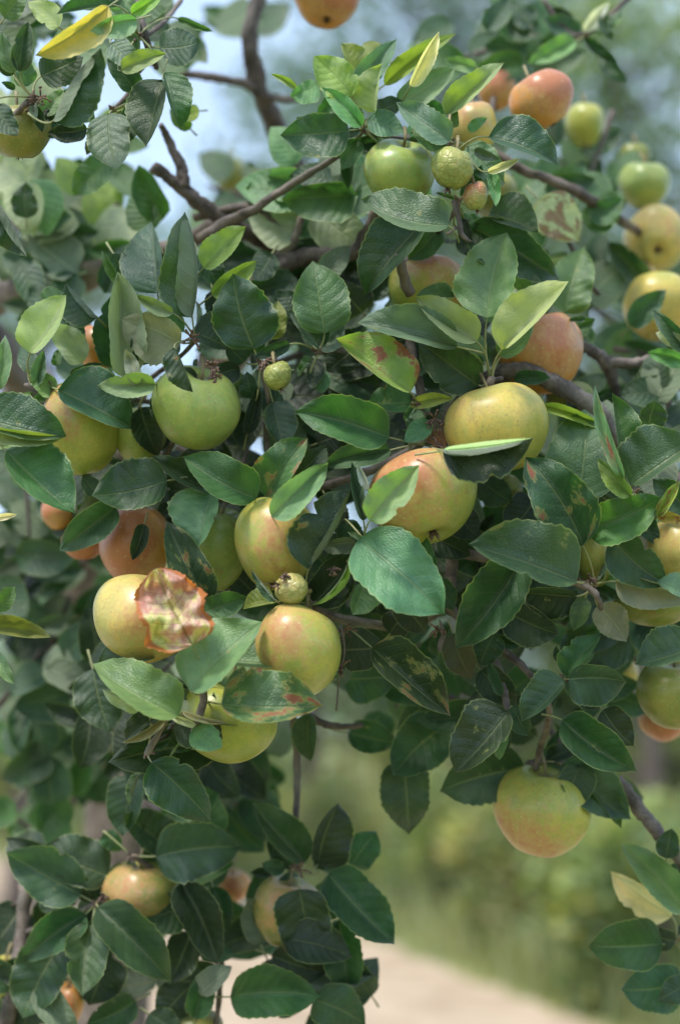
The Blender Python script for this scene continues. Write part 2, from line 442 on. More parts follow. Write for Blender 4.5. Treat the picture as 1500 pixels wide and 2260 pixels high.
sh = [(1000, 2050, 1.0, .75, M_BUSH, "leafy green shrub by the path below the large low apple"),
      (1180, 2130, .95, .65, M_BUSH2, "olive shrub with reddish leaves nearest the bend of the path"),
      (1370, 2190, 1.0, .62, M_BUSH, "bright green shrub behind the pale underside leaf at lower right"),
      (1480, 2290, .9, .5, M_BUSH, "low green shrub in the bottom right corner by the path"),
      (1100, 1700, 2.2, 1.8, M_BUSH2, "far yellow-green thicket at the meadow's end, right of centre"),
      (760, 1690, 2.0, 1.8, M_BUSH2, "far yellow-green thicket at the meadow's end, in the middle"),
      (1430, 1700, 2.3, 1.8, M_BUSH, "far yellow-green thicket at the meadow's end, at the right"),
      (1560, 2225, 1.0, .6, M_BUSH, "green shrub cut by the right edge of the frame"),
      (760, 1975, .9, .8, M_BUSH2, "dry yellowish shrub behind the lower middle leaf cluster"),
      (520, 1935, .85, .8, M_BUSH2, "low dry shrub left of the yellowish one"),
      (200, 1880, 1.0, .9, M_BUSH, "green shrub behind the lower left leaf cluster"),
      (-60, 1860, 1.2, .9, M_BUSH, "green shrub at the left edge beyond the path"),
      (1250, 1850, 1.7, 1.1, M_BUSH, "tall yellow-green shrub farther back at right"),
      (900, 1800, 1.3, 1.3, M_BUSH2, "broad pale shrub farther back in the middle"),
      (1520, 1830, 1.9, 1.2, M_BUSH2, "tall pale shrub farther back at the right edge")]
for i, (px, py, h, r, m, lab) in enumerate(sh):
    x, y = ground_pt(px, py)
    shrub(x, y + r, h, r, m, lab, 40 + i, 14, 120)

# meadow grass beyond the path
def grass_mass():
    rng = random.Random(5); vs, fs = [], []
    for _ in range(15000):
        px = rng.uniform(-150, 1700); py = rng.uniform(1650, 2330)
        x, y = ground_pt(px, py)
        lim = np.interp(px, [-500, 0, 500, 850, 1150, 1320, 1900], [1850, 1898, 1975, 2082, 2205, 2268, 2480])
        if py > lim - 4: continue
        h = rng.uniform(.15, .42); a = rng.uniform(0, 6.28); w_ = .006 * (1 + y * .06); lx, ly = rng.gauss(0, .08), rng.gauss(0, .08)
        b = len(vs); ca, sa = math.cos(a) * w_, math.sin(a) * w_
        vs += [(x - ca, y - sa, -.01), (x + ca, y + sa, -.01), (x + lx * .5 + ca * .7, y + ly * .5 + sa * .7, h * .6), (x + lx * .5 - ca * .7, y + ly * .5 - sa * .7, h * .6), (x + lx, y + ly, h)]
        fs += [(b, b + 1, b + 2, b + 3), (b + 3, b + 2, b + 4)]
    m = foliage_material("meadow_grass_blades", (.12, .16, .05), (.36, .34, .14), .3, None, .8)
    return mesh("grass", vs, fs, m, False)
tag(link("grass", grass_mass()), "tall yellowing meadow grass beyond the sand path", "grass", kind="stuff")

# ------------------------------------------------------------------ the apple tree
tree = link("apple_tree", None, None, P(250, 1500, 75) * 1.0)
tree.location.z = 0
tag(tree, "apple tree whose leafy branches and fruit fill the picture, in front of the path", "tree")
TL = Vector(tree.location)

def tpart(name, vs, fs, mat, origin=None, parent=None, smooth=True):
    o0 = origin if origin is not None else vs[0]
    me = mesh(name, [v - o0 for v in vs], fs, mat, smooth)
    par = parent or tree
    pw = TL if par is tree else PW[par.name]
    o = link(name, me, par, o0 - pw)
    PW[o.name] = Vector(o0)
    return o
PW = {}
BR = []        # sampled branch points (px,py,z) for attaching twigs
def branch(pts, name="branch", mat=None, m=7, seg=14, bumpy=.38, knots=True, parent=None):
    """pts: (px,py,z_cm,r_px)"""
    s = spline(pts, m)
    rng = random.Random(len(BR) + 3)
    ws, rs = [], []
    for q in s:
        px, py, z, r = q
        BR.append((px, py, z))
        ws.append(P(px + rng.uniform(-.12, .12) * r, py + rng.uniform(-.12, .12) * r, z))
        rs.append(max(.3, r) * K * (D0 + z / 100) * (1 + rng.uniform(-.05, .07)))
    vs, fs = tube(ws, rs, seg, True, bumpy, len(BR))
    return tpart(name, vs, fs, mat or M_BARK, ws[0], parent)

# trunk (behind, lower left) and limbs
tb = P(230, 1950, 80); 
vs, fs = tube([Vector((tb.x - .10, tb.y + .02, -.1)), Vector((tb.x - .06, tb.y, .35)), Vector((tb.x - .02, tb.y, .7)), P(270, 1900, 80), P(285, 1700, 78), P(240, 1400, 74), P(160, 1100, 65), P(60, 850, 52)],
              [.085, .07, .062, .055, .05, .046, .038, .03], 14, True, .3, 3)
tpart("trunk", vs, fs, M_BARK, Vector((tb.x - .10, tb.y + .02, 0)))
branch([(60, 860, 52, 40), (-60, 690, 40, 45), (60, 635, 30, 38), (220, 600, 26, 30), (360, 560, 22, 22), (470, 500, 16, 17), (540, 480, 18, 12)], mat=M_BARK)
branch([(160, 1100, 65, 50), (420, 900, 50, 40), (620, 640, 40, 32), (655, 400, 36, 25), (610, 280, 34, 21), (572, 195, 32, 19), (552, 90, 30, 18), (568, 0, 30, 17), (590, -120, 30, 13)], mat=M_BARKF)
branch([(574, 200, 32, 12), (520, 180, 30, 9), (430, 166, 28, 9), (360, 155, 26, 8), (300, 110, 20, 6)], mat=M_BARKF)
branch([(585, 212, 32, 9), (640, 220, 30, 7), (690, 205, 26, 4)], mat=M_BARKF)
branch([(640, 565, 14, 19), (540, 512, 12, 18), (452, 458, 11, 17), (395, 412, 10, 14), (338, 368, 9, 13)], mat=M_BARKF)
branch([(408, 415, 10, 14), (398, 365, 10, 12), (372, 310, 10, 9), (355, 275, 9, 6)], mat=M_BARKF)
branch([(440, 528, 9, 12), (500, 490, 8, 11), (560, 462, 7, 10), (650, 403, 6, 8.5), (755, 338, 4, 6), (800, 290, 1, 5)])
branch([(430, 480, 12, 10), (560, 458, 10, 9), (640, 520, 9, 9), (670, 470, 9, 6)], mat=M_BARKF)
branch([(420, 900, 50, 40), (520, 700, 22, 30), (580, 605, 11, 22), (680, 565, 9, 18), (770, 562, 8, 16), (815, 500, 7, 13), (850, 420, 6, 10), (900, 300, 8, 6)])
branch([(580, 605, 11, 14), (640, 545, 9, 11), (660, 500, 8, 8), (672, 440, 8, 5)])
branch([(890, 560, 5, 12), (905, 620, 3, 12), (900, 720, 4, 11), (930, 880, 3, 10), (960, 960, 4, 10)])
branch([(1080, 330, 14, 9), (1150, 375, 14, 10), (1220, 400, 15, 11), (1300, 440, 17, 11), (1420, 520, 26, 9)], mat=M_BARK)
branch([(960, 960, 4, 14), (1040, 860, 4, 16), (1110, 825, 3, 17), (1165, 820, 2, 19), (1240, 858, 2, 20), (1310, 905, 2, 21), (1380, 990, 3, 20), (1480, 1060, 6, 20), (1600, 1120, 10, 22)])
branch([(1240, 735, 10, 9), (1290, 765, 10, 12), (1335, 800, 10, 15), (1360, 866, 11, 10), (1375, 950, 11, 8)])
branch([(1335, 800, 10, 13), (1400, 802, 10, 11), (1450, 795, 11, 11), (1520, 815, 12, 10)])
branch([(1455, 795, 11, 8), (1470, 850, 11, 8), (1480, 950, 11, 7)])
branch([(1360, 1720, 8, 12), (1395, 1765, 7, 15), (1440, 1825, 6, 16), (1500, 1895, 6, 15), (1560, 2000, 7, 14)])
branch([(640, 1540, 7, 9), (652, 1640, 9, 8), (655, 1740, 9, 7.5), (652, 1830, 9, 6), (655, 1925, 8, 5)], mat=M_BARKF)
branch([(650, 1560, 8, 9), (700, 1592, 8, 8), (745, 1605, 8, 7), (800, 1602, 9, 5)], mat=M_BARKF)
branch([(60, 1950, 16, 16), (45, 2080, 14, 15), (30, 2190, 12, 16), (5, 2300, 12, 18)])
branch([(470, 2020, 10, 7), (488, 2090, 9, 7), (486, 2160, 9, 6), (478, 2270, 9, 6)])
branch([(700, 2180, 8, 8), (730, 2240, 8, 8), (760, 2290, 8, 8)])
branch([(70, 1240, 45, 16), (90, 1330, 45, 20), (100, 1480, 44, 18), (130, 1640, 50, 18)], mat=M_BARKF)
branch([(200, 1480, 55, 24), (205, 1600, 55, 26), (225, 1760, 60, 28)], mat=M_BARKF)
branch([(285, 1700, 78, 22), (330, 1780, 50, 20), (420, 1850, 30, 12)], mat=M_BARK)
branch([(430, 1730, 26, 7), (450, 1800, 24, 8), (500, 1860, 20, 6)], mat=M_BARKF)
branch([(560, 1260, 6, 8), (520, 1270, 2, 10), (505, 1310, 1, 10), (500, 1350, 2, 9)])
branch([(960, 960, 4, 12), (1010, 1080, 3, 12), (1000, 1220, 3, 13), (980, 1330, 2, 12), (900, 1380, 3, 11), (760, 1370, 2, 10), (690, 1340, -1, 9)])
branch([(1000, 1220, 3, 11), (1120, 1240, 2, 11), (1230, 1280, 0, 10), (1310, 1292, -3, 8)])
branch([(980, 1330, 2, 10), (1080, 1440, 1, 9), (1110, 1520, -1, 8), (1120, 1572, -3, 6)])
branch([(1035, 1385, 1, 8), (1150, 1470, 0, 8), (1210, 1560, 0, 7), (1190, 1660, 4, 7), (1180, 1700, 5, 6)])
branch([(1160, 1690, 7, 7), (1200, 1680, 7, 7), (1260, 1690, 7, 6)])
branch([(690, 1340, -1, 9), (640, 1400, 1, 10), (540, 1450, 1, 10), (470, 1490, -3, 9), (450, 1530, -6, 9)])
branch([(960, 960, 4, 10), (860, 1020, 3, 10), (760, 1060, 2, 9), (640, 1090, 1, 8), (575, 1110, -1, 7)])
branch([(1240, 500, 14, 5), (1290, 610, 14, 5), (1320, 650, 16, 5)], mat=M_BARKF)
branch([(-30, 290, -6, 9), (20, 265, -6, 7), (60, 225, -7, 6)])
branch([(300, -30, 5, 8), (310, 30, 2, 7), (318, 75, 0, 8), (330, 110, 1, 8), (345, 150, 4, 6)], mat=M_BARKF)
branch([(400, 0, 8, 5), (360, 50, 4, 5), (320, 80, 1, 5)])
branch([(1105, 130, 24, 5), (1095, 190, 24, 6), (1080, 260, 20, 7)], mat=M_BARKF)
branch([(1200, 0, 22, 5), (1240, 60, 22, 7), (1280, 80, 22, 8), (1360, 20, 24, 6), (1420, -40, 26, 6)], mat=M_BARKF)
branch([(55, 850, 2, 4), (110, 858, 1, 7), (165, 862, 1, 6), (280, 880, 4, 6), (420, 900, 10, 8)])
branch([(330, 1010, 2, 6), (420, 1060, 2, 8), (490, 1100, 1, 8), (575, 1110, -1, 7)])

# spurs: knobbly short shoots that carry leaves and fruit
SPUR = [(72, 215, -7), (305, 78, -1), (248, 245, 0), (800, 285, 0), (1012, 445, -1), (1000, 315, -1), (432, 752, -1), (575, 802, -2), (702, 778, 0),
        (1085, 842, 0), (918, 888, -2), (945, 975, -2), (577, 1112, -2), (805, 1195, -4), (685, 1335, -3), (1312, 1292, -4), (1245, 1500, -2),
        (1122, 1575, -3), (1398, 1088, -3), (325, 1660, -5), (432, 1600, -6), (450, 1530, -6), (212, 1995, 8), (290, 1890, 8), (662, 1925, 8),
        (1490, 2080, 7), (112, 856, 0), (470, 820, -3), (1290, 80, 22), (350, 848, -2), (940, 520, 4), (1220, 740, 9), (500, 1085, -1), (1180, 1690, 6), (700, 2190, 8)]
def spur_mesh(px, py, z, r=7):
    rng = random.Random(int(px * 3 + py))
    vs, fs = [], []
    for k in range(rng.randint(3, 5)):
        a = rng.uniform(0, 6.28); l = rng.uniform(8, 18)
        p0 = (px, py, z); p1 = (px + math.cos(a) * l * .5, py + math.sin(a) * l * .5, z - .1); p2 = (px + math.cos(a) * l, py + math.sin(a) * l, z - .4)
        v, f = tube([P(*p0), P(*p1), P(*p2)], [r * K * 1.05, r * K * .95, r * K * .4], 7, True, .5, k)
        b = len(vs); vs += v; fs += [tuple(b + i for i in q) for q in f]
    return vs, fs
def connect(px, py, z, r0=5, name="twig"):
    best = min(BR, key=lambda b: (b[0] - px) ** 2 + (b[1] - py) ** 2 + ((b[2] - z) * 28) ** 2)
    d = math.hypot(best[0] - px, best[1] - py)
    if d < 12: return
    mx_, my_ = (px + best[0]) / 2, (py + best[1]) / 2
    nb = len(BR)
    branch([(px, py, z, r0), (px * .7 + best[0] * .3 + 8, py * .7 + best[1] * .3, z + 1.5, r0), (mx_ - 6, my_ + 6, max(z, best[2]) * .6 + z * .4 + 2, r0 * 1.1), (best[0], best[1], best[2], r0 * 1.3)], name, M_BARK, 4, 8, .25)
    del BR[nb:]
for s in SPUR:
    vs, fs = spur_mesh(*s, r=4.5); tpart("spur", vs, fs, M_SPUR, P(*s))
    connect(*s)

# ------------------------------------------------------------------ leaves
PROF_U = [0, .02, .05, .1, .2, .3, .42, .55, .68, .8, .88, .94, .975, 1]
PROF_F = [0, .26, .50, .75, .94, 1.0, 1, .95, .83, .62, .42, .20, .075, 0]
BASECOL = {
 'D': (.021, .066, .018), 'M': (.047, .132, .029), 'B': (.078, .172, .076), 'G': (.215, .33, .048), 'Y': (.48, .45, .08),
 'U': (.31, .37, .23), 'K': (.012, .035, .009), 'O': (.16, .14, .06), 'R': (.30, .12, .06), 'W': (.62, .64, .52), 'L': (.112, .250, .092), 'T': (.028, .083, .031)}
LEAFNAMES = {}
nleaf = 0
def leaf_geo(bx_, by_, tx, ty, wR, wL, z, nu=26, ns=5, bend=None, slant=None, arch=None, tilt=.3, ratio=.40, sq=1.0, crump=0, wav=1.0, tooth=1.0, rng=R, dR=None, dL=None):
    dx, dy = tx - bx_, ty - by_
    L = math.hypot(dx, dy); nx, ny = -dy / L, dx / L
    cmx = K * 100 * (D0 + z / 100)           # cm per px
    if slant is None: slant = rng.uniform(-1.5, 1.2)
    if arch is None: arch = rng.uniform(-.9, -.3) * L / 200
    W = ratio * L
    if bend is None: bend = rng.uniform(-.055, .055) * L
    def dep(wd, override):
        if override is not None: return override
        if wd < 0: return -.32 * W * cmx
        return -.9 * math.sqrt(max(W * W - wd * wd, 0)) * cmx * (1 if wd < W * .8 else .7)
    DR, DL = dep(wR, dR), dep(wL, dL)
    ph1, ph2 = rng.uniform(0, 6.28), rng.uniform(0, 6.28)
    k1, k2 = rng.uniform(1.6, 3.2), rng.uniform(1.6, 3.2)
    vs, uv, fs = [], [], []
    tw = rng.gauss(0, .4); tw2 = rng.gauss(0, .22); curl = rng.gauss(-.2, 1.3) * L / 200; asym = rng.uniform(-.05, .05); sqv = sq * rng.uniform(.86, 1.12)
    notch = (rng.uniform(.25, .85), rng.choice((-1, 1)), rng.uniform(.12, .35)) if rng.random() < .22 * wav and not crump else None
    jag = [rng.uniform(-.045, .045) for _ in range(nu + 1)]
    for i in range(nu + 1):
        t = i / nu; u = .6 * t + .4 * (.5 - .5 * math.cos(math.pi * t))
        f = float(np.interp(u, PROF_U, PROF_F))
        f = max(f, .012) ** sqv
        b4 = 4 * u * (1 - u)
        mx_ = bx_ + dx * u + nx * bend * b4; my_ = by_ + dy * u + ny * bend * b4
        mz = z + slant * (u - .5) + arch * b4 + .25 * math.sin(u * 9 + ph1) * .15
        for j in range(-ns, ns + 1):
            s = abs(j) / ns; side = 1 if j > 0 else -1
            wd, dd = (wR, DR) if side > 0 else (wL, DL)
            ff = f
            if abs(j) == ns:
                ff = f * (1 + (.036 if i % 2 else -.012) * tooth * (.4 + 25 * abs(jag[i])) * .9 + jag[i] * .35 * wav)
            ff *= 1 + .05 * math.sin(u * (9 if side > 0 else 11) + (ph1 if side > 0 else ph2)) * s + asym * side
            if crump: ff *= 1 + s * (.06 * math.sin(u * 12.5 + 1.1 * side) - .05 * math.sin(u * 21 + side))
            if notch and side == notch[1]: ff *= 1 - notch[2] * math.exp(-((u - notch[0]) / .035) ** 2) * s
            if wd >= 0: g = s ** .93
            else: g = math.sin(s * math.pi * .5) if s < 1 else 1
            o = side * wd * ff * g
            sweep = -.10 * L * s * s * (1 if u < .85 else 0.5) * (f)   # side veins sweep: edge slightly behind midrib point
            ph, kk = (ph1, k1) if side > 0 else (ph2, k2)
            q = .44 * wav * (L / 200) * s * s * math.sin(u * 6.28 * kk + ph)
            px = mx_ + nx * o + dx / L * (sweep * .25 * (1 - u)); py = my_ + ny * o + dy / L * (sweep * .25 * (1 - u))
            depth = mz + dd * f * s ** 1.12 * (1 + tw * (u - .5) * 2) + q + tw2 * (u - .5) * side * s * W * cmx + curl * max(0, u - .62) ** 2 * 7
            if crump: depth += crump * noise.noise(Vector((u * 4.2, side * s * 2.4, ph1))) + crump * .5 * noise.noise(Vector((u * 9, side * s * 6, ph2)))
            depth -= tilt * (py - (by_ + ty) * .5) * cmx
            # pillows between side veins
            tt = (u * 7.5 - 1.75 * s ** 1.25)
            depth -= .085 * abs(math.sin(math.pi * tt)) * math.sin(math.pi * min(1, s * 1.1)) * L / 200
            vs.append((px, py, depth)); uv.append((u, .5 + .5 * side * s))
    row = 2 * ns + 1
    for i in range(nu):
        for j in range(row - 1):
            a_ = i * row + j
            fs.append((a_, a_ + 1, a_ + row + 1, a_ + row))
    return vs, uv, fs

def leaf(bx_, by_, tx, ty, wR, wL, z, col='M', **o):
    """base -> tip in photo pixels; wR / wL half widths on the right / left hand looking from base to tip
       (negative: that half is folded over and shows its underside); under=1: the whole underside faces us"""
    global nleaf
    nleaf += 1
    under = o.pop('under', 0); dmg = o.pop('dmg', None); scorch = o.pop('scorch', 0); pet = o.pop('pet', None); label = o.pop('label', None)
    name = o.pop('name', 'leaf'); dark = o.pop('k', 1.0)
    if 'tilt' not in o: o['tilt'] = {'L': .55, 'B': .45, 'M': .22, 'G': .2, 'T': .08, 'D': .08, 'K': 0}.get(col, .15) + R.uniform(-.18, .18)
    if wR > 0: wR *= 1.13
    if wL > 0: wL *= 1.13
    vs, uv, fs = leaf_geo(bx_, by_, tx, ty, wR, wL, z, **o)
    W = [P(*v) for v in vs]
    if not under: fs = fs          # default winding faces the camera (checked below)
    else: fs = [f[::-1] for f in fs]
    o0 = W[len(W) // (2 * 1) * 0 + (o.get('ns', 5))]
    me = mesh(name, [v - o0 for v in W], fs, M_SCORCH if scorch else M_LEAF, True, uv)
    ob = link(name, me, tree, o0 - TL); PW[ob.name] = Vector(o0)
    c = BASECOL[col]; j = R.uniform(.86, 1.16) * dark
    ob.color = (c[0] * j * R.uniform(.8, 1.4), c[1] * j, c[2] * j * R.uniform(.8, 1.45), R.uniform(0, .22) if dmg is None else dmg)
    if label: ob["label"] = label
    # leaf stalk
    L = math.hypot(tx - bx_, ty - by_)
    zb = vs[o.get('ns', 5)][2]
    if pet is None:
        s = min(SPUR, key=lambda s: math.hypot(s[0] - bx_, s[1] - by_) + 12 * abs(s[2] - zb))
        if math.hypot(s[0] - bx_, s[1] - by_) < 105 and abs(s[2] - zb) < 6: pet = s
        else:
            q = min(60, L * .3)
            pet = (bx_ - (tx - bx_) / L * q, by_ - (ty - by_) / L * q, zb + 1.6)
    ex, ey, ez = pet
    d = math.hypot(ex - bx_, ey - by_)
    c1 = (bx_ - (tx - bx_) / L * d * .4, by_ - (ty - by_) / L * d * .4, zb * .6 + ez * .4)
    pts = []
    st = (bx_ + (tx - bx_) * .05, by_ + (ty - by_) * .05, zb + .05)
    for k in range(8):
        t = k / 7
        pts.append(P(*[(1 - t) ** 2 * st[i] + 2 * t * (1 - t) * c1[i] + t * t * pet[i] for i in range(3)]))
    r0 = 2.1 * K * (D0 + z / 100)
    v, f = tube(pts, [r0 * (.75 + .5 * (k / 7)) for k in range(8)], 6)
    so = link("leaf_stalk", mesh("leaf_stalk", [q - o0 for q in v], f, M_STALK), ob)
    return ob

exec_leaves = []
def LV(*rows):
    for r in rows:
        exec_leaves.append(r)
# ---- upper left cluster
LV((240,14,78,122,18,42,-8,'Y',dict(under=1,bend=-8,dmg=.1,tilt=0,label="yellow leaf with green veins")),
   (245,10,124,32,28,4,-7,'T',{}), (302,42,198,68,12,34,-8,'L',dict(under=1)), (44,158,62,46,22,20,-8,'T',{}), (32,160,4,70,14,18,-8,'B',{}),
   (90,168,184,126,36,36,-6.5,'D',{}), (118,268,222,106,66,-24,-9,'D',dict(bend=-14,pet=(62,250,-8),dR=-.3,tilt=.1)), (362,160,398,288,6,46,-3,'M',{}), (358,176,322,324,56,16,-4,'D',{}),
   (240,250,258,374,45,42,-4,'B',{}), (192,284,104,292,18,22,-5,'K',{}), (352,106,444,92,36,40,0,'T',{}), (268,156,366,118,14,26,-4,'G',dict(under=1,label="pale yellow-green leaf seen from below")),
   (392,40,470,70,8,8,3,'M',{}), (244,96,300,152,25,26,-3,'B',{}), (-8,232,40,300,25,22,-9,'D',{}), (28,166,-8,112,16,14,-7,'D',{}), (-16,430,60,568,46,-20,-5,'D',dict(dR=-.3)),
   (58,482,58,402,26,26,12,'D',{}), (242,356,160,432,34,30,10,'M',{}), (90,250,140,200,16,20,-5,'L',dict(under=1)), (300,120,240,20,22,20,0,'B',{}), (10,40,60,-20,25,25,-4,'M',{}),
   (170,10,230,-40,25,25,-2,'D',{}), (130,60,60,5,26,20,-3,'G',dict(under=1)), (300,200,240,110,26,22,-1,'T',{}), (350,240,300,180,30,25,2,'M',{}), (290,30,360,-20,14,16,-2,'G',{}),
   (140,200,210,270,20,22,0,'M',{}), (440,245,385,250,16,16,6,'G',{}), (300,230,260,330,20,26,-2,'T',{}), (100,300,150,240,20,20,-3,'T',{}), (420,285,375,240,14,14,7,'M',{}),
# ---- upper middle cluster
   (776,212,692,124,36,38,-1,'G',dict(label="bright yellow-green leaf in the upper cluster",k=1.1)), (702,188,640,212,18,26,-1.5,'L',{}), (655,196,598,163,7,8,0,'G',dict(under=1)), (792,172,752,94,38,12,3,'G',dict(k=.75)),
   (785,196,876,86,26,24,1,'B',{}), (848,188,1006,74,14,24,4,'G',dict(k=.8)), (905,190,968,70,22,6,-1,'W',dict(under=1,dmg=.35,label="curled withered pale leaf with a purple edge",tilt=0)), (982,252,1112,138,12,34,-1,'G',dict(under=1,k=.8)),
   (880,232,1005,150,26,30,3,'L',dict(under=1)), (826,250,842,140,6,46,-1,'G',dict(under=1)), (832,246,888,222,18,22,1,'D',{}), (798,278,710,192,20,20,-2,'L',{}), (770,288,618,298,42,48,-1,'T',dict(label="")),
   (838,312,756,332,14,20,2,'D',{}), (770,340,768,420,13,12,3,'D',{}), (812,262,892,292,24,28,-1,'B',{}), (992,312,874,226,34,24,-2.5,'B',dict(tooth=1.6)), (985,322,906,262,10,24,-1,'M',{}),
   (1078,302,1232,364,10,58,-3,'T',dict(bend=-8,pet=(1012,330,-2))), (1030,322,1112,402,28,34,1,'B',{}), (1076,380,1146,350,9,8,-3.5,'W',dict(under=1,pet=(1035,345,-3),label="small curled white leaf tip beside the wrinkled fruitlet")),
   (1082,378,1094,456,12,12,-3.2,'L',dict(pet=(1076,376,-3))), (990,498,796,440,64,14,-5,'B',dict(bend=-17,k=.8,pet=(1012,535,-2))), (934,494,806,652,74,20,0,'D',{}), (1078,472,1188,514,12,56,1,'D',{}),
   (1038,500,1232,616,50,44,2,'D',dict(wav=2.2)), (970,500,900,575,28,28,3,'M',{}), (1130,632,1172,588,26,16,3,'L',{}), (860,360,800,345,14,14,4,'M',{}), (1010,500,1060,480,20,20,2,'M',dict(wav=2)),
   (940,230,985,265,18,16,1,'M',{}), (700,300,655,258,16,18,3,'D',{}), (740,215,700,250,14,16,2,'M',{}), (1050,150,980,130,14,16,5,'L',{}), (850,130,800,95,18,20,5,'G',dict(k=.7)), (1010,520,1080,560,24,20,4,'D',{}),
# ---- right, a little behind
   (1188,440,1278,534,48,44,12,'W',dict(under=1,dmg=.97,label="pale leaf with a large red-brown blotch")), (1246,692,1290,544,46,42,8,'M',dict(k=1.15,pet=(1215,740,8))), (1426,624,1342,532,26,24,24,'D',{}), (1224,742,1312,704,25,20,10,'M',{}),
   (1512,800,1428,778,14,20,4,'L',{}), (1520,775,1440,684,14,22,3,'T',{}), (1505,760,1446,735,16,14,3,'W',dict(under=1)), (1150,250,1120,330,12,12,10,'T',{}), (1300,720,1260,800,22,22,12,'T',{}),
   (1330,30,1350,90,14,14,20,'T',{}), (1280,70,1200,40,24,22,22,'T',{}), (1270,90,1165,140,26,16,20,'L',{}), (1290,85,1365,140,10,14,22,'D',{}), (1290,70,1345,5,12,12,21,'W',dict(under=1)), (1170,60,1130,5,25,22,22,'T',{}), (1120,50,1190,80,20,22,22,'D',{}),
   (1390,720,1470,640,25,25,14,'T',{}), (1300,480,1380,440,25,25,18,'M',{}), (1340,440,1290,380,24,24,22,'B',{}))
